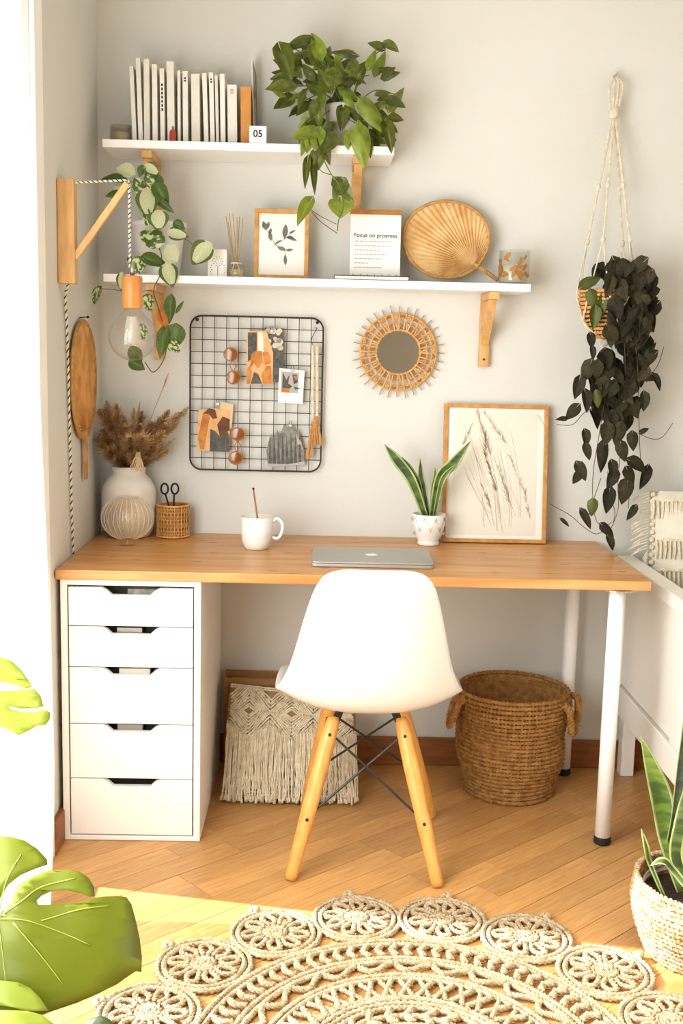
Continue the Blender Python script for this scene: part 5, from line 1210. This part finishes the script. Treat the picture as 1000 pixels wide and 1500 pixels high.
A = [(-8, 1347), (-6, 1330), (2, 1312), (7, 1304), (12, 1296), (30, 1281), (52, 1270), (68, 1264), (67, 1256), (52, 1240), (34, 1228), (14, 1223), (-10, 1222), (-50, 1234), (-95, 1265), (-135, 1320), (-150, 1390), (-120, 1450), (-70, 1490), (0, 1502), (40, 1492), (72, 1480), (110, 1466), (142, 1452), (168, 1438), (186, 1424), (196, 1417), (204, 1418), (205, 1395), (202, 1368), (196, 1340), (190, 1318), (183, 1308), (172, 1306), (150, 1309), (136, 1312), (127, 1319), (95, 1322), (72, 1324), (56, 1325), (53, 1319), (60, 1311), (76, 1303), (96, 1302), (116, 1306), (130, 1311), (137, 1310), (136, 1296), (128, 1283), (115, 1274), (96, 1272), (70, 1273), (52, 1280), (34, 1291), (22, 1301), (12, 1320), (0, 1340)]
o, sf = mleaf(A, 1.78, M['monstera'], (.10, .75), 1.1, c=(0, 1347))
for vn in ([(-4, 1346), (40, 1349), (90, 1365), (130, 1382)], [(-2, 1344), (30, 1322), (60, 1298), (110, 1284)], [(-2, 1350), (4, 1400), (8, 1450)], [(60, 1348), (110, 1332), (160, 1322)], [(-2, 1340), (10, 1290), (30, 1250)], [(20, 1352), (60, 1400), (90, 1440)]):
    MB().tube([sf(u, v) for u, v in bez([V((a, b, 0)) for a, b in vn], 5) and [(q.x, q.y) for q in bez([V((a, b, 0)) for a, b in vn], 5)]], .0011, 4, flat=.5).build('leaf_vein', M['monvein'], o, smooth=True)
B = [(-60, 1000), (-50, 962), (-20, 955), (2, 962), (16, 967), (28, 978), (40, 994), (46, 1004), (38, 1007), (25, 1004), (12, 1000), (-10, 998), (-30, 1000), (-30, 1010), (0, 1012), (20, 1011), (34, 1008), (50, 1008), (58, 1018), (62, 1033), (50, 1036), (30, 1037), (12, 1034), (14, 1038), (32, 1042), (50, 1041), (64, 1037), (72, 1042), (71, 1052), (65, 1060), (52, 1061), (40, 1069), (26, 1076), (14, 1070), (4, 1065), (-20, 1066), (-60, 1050)]
o2, sf2 = mleaf(B, 1.70, M['monlight'], (.05, .55), .8, c=(-40, 1020))
Cc = [(-50, 1440), (0, 1437), (26, 1439), (44, 1446), (58, 1460), (70, 1478), (40, 1480), (0, 1473), (-50, 1470)]
o3, _ = mleaf(Cc, 1.86, M['monlight'], (.1, 1.2), .5, c=(-20, 1460))
D = [(-50, 1500), (-40, 1482), (0, 1480), (40, 1481), (62, 1486), (82, 1502), (60, 1540), (0, 1560), (-50, 1540)]
o4, _ = mleaf(D, 1.92, M['monlight'], (.1, .9), .5, c=(-10, 1500))
E_ = [(120, 1506), (132, 1492), (148, 1487), (162, 1494), (172, 1512), (150, 1540), (125, 1530)]
o5, _ = mleaf(E_, 1.80, M['mondark'], (.1, .9), .5, c=(148, 1510))
base = V((.13, -1.95, .18))
for tgt in (at(-8, 1347, 1.78), at(-42, 1020, 1.70), at(-22, 1460, 1.86), at(-12, 1500, 1.92), at(148, 1512, 1.80)):
    mid = base.lerp(tgt, .55)+V((-.02, 0, .03)); mid.x = max(.03, mid.x); MB().tube(bez([base+V((random.uniform(-.03, .03), random.uniform(-.03, .03), -.01)), mid, tgt+V((0, .002, 0))], 7), [.005]*8+[.004]*7, 7).build('petiole', M['stem'], mo, smooth=True)

# ================================================================ BRAIDED RUG
RC = V((.862, -1.500, 0)); 
rug = thing('braided_rug', 'round braided jute rug with scalloped medallions on the floor', 'rug', RC)
rr_ = .0072; zr = .0078
def circle(c, r, n=64): return [V((c[0]+r*math.cos(a), c[1]+r*math.sin(a), c[2])) for a in [2*PI*k/n for k in range(n)]]
def braid(mb, pts, closed=True, r=rr_, st=.0075): mb.rope(pts, r, 3, .030, 4, closed, step=st)
rings = MB()
for r_ in (.425, .411, .355, .341, .292, .278, .206, .192, .178, .120, .107, .094): braid(rings, circle((RC.x, RC.y, zr), r_, 90))
rings.build('coil_rings', M['rug'], rug, smooth=True)
lad = MB()
for k in range(78):                                  # ladder of short cross loops between the outer coils
    a = 2*PI*k/78; d = V((math.cos(a), math.sin(a), 0)); e = V((-d.y, d.x, 0)); c = V((RC.x, RC.y, zr+.003))
    braid(lad, [c+d*.403-e*.006, c+d*.383+e*.007, c+d*.362-e*.004], False, .0085, .006)
lad.build('ladder_loops', M['rug'], rug, smooth=True)
zz = MB()
for k in range(26):                                  # open leaf-shaped loops
    a = 2*PI*k/26; d = V((math.cos(a), math.sin(a), 0)); e = V((-d.y, d.x, 0)); c = V((RC.x, RC.y, zr+.001))
    braid(zz, bez([c+d*.335-e*.02, c+d*.326, c+d*.306+e*.028, c+d*.322+e*.052, c+d*.335+e*.056], 5), False)
for k in range(40):
    a = 2*PI*k/40; d = V((math.cos(a), math.sin(a), 0)); e = V((-d.y, d.x, 0)); c = V((RC.x, RC.y, zr+.002))
    braid(zz, [c+d*.271-e*.014, c+d*.242, c+d*.213+e*.014], False); braid(zz, [c+d*.271+e*.012, c+d*.242, c+d*.213-e*.012], False, .006)
for k in range(24):
    a = 2*PI*k/24; d = V((math.cos(a), math.sin(a), 0)); e = V((-d.y, d.x, 0)); c = V((RC.x, RC.y, zr+.002))
    braid(zz, [c+d*.172-e*.010, c+d*.150+e*.008, c+d*.126-e*.006], False, .009)
zz.build('lattice_loops', M['rug'], rug, smooth=True)
cn = MB(); braid(cn, [V((RC.x+(.006+.0018*k/6)*math.cos(k*.35)*1.0*(1+k*.055), RC.y+(.006+.0018*k/6)*math.sin(k*.35)*(1+k*.055), zr)) for k in range(110)], False)
cn.build('centre_spiral', M['rug'], rug, smooth=True)
md = MB(); mr = .092
for r_ in (mr, mr-.013): braid(md, circle((0, 0, zr), r_, 48), True, rr_, .007)
braid(md, [V(((.004+.0017*k*.35)*math.cos(k*.45), (.004+.0017*k*.35)*math.sin(k*.45), zr+.001)) for k in range(40)], False, rr_, .007)
for k in range(9):
    a = 2*PI*k/9; d = V((math.cos(a), math.sin(a), 0)); e = V((-d.y, d.x, 0)); c = V((0, 0, zr+.002))
    braid(md, bez([c+d*.030-e*.004, c+d*.048-e*.014, c+d*.068-e*.004, c+d*.064+e*.010, c+d*.044+e*.008, c+d*.030+e*.003], 4), False, .0062, .006)
mme = md.mesh('medallion', M['rug'], True)
kb = MB().tube(bez([V((-.008, 0, zr)), V((0, .012, zr+.004)), V((.009, .002, zr+.006)), V((0, -.004, zr+.004))], 4), .006, 6).mesh('edge_knob', M['rug'], True)
for k in range(17):
    a = PI/2 + .175 + 2*PI*k/17; p = V((RC.x+.528*math.cos(a), RC.y+.528*math.sin(a), 0))
    if p.x < .02+mr: p.x = p.x
    o = bpy.data.objects.new('medallion', mme); COL.objects.link(o); o.parent = rug; o.location = p-RC; o.scale = (1.06, 1.06, 1); o.rotation_euler = (0, 0, a-PI/2)
    q = bpy.data.objects.new('edge_knob', kb); COL.objects.link(q); q.parent = o; q.location = (0, mr+.006, 0)
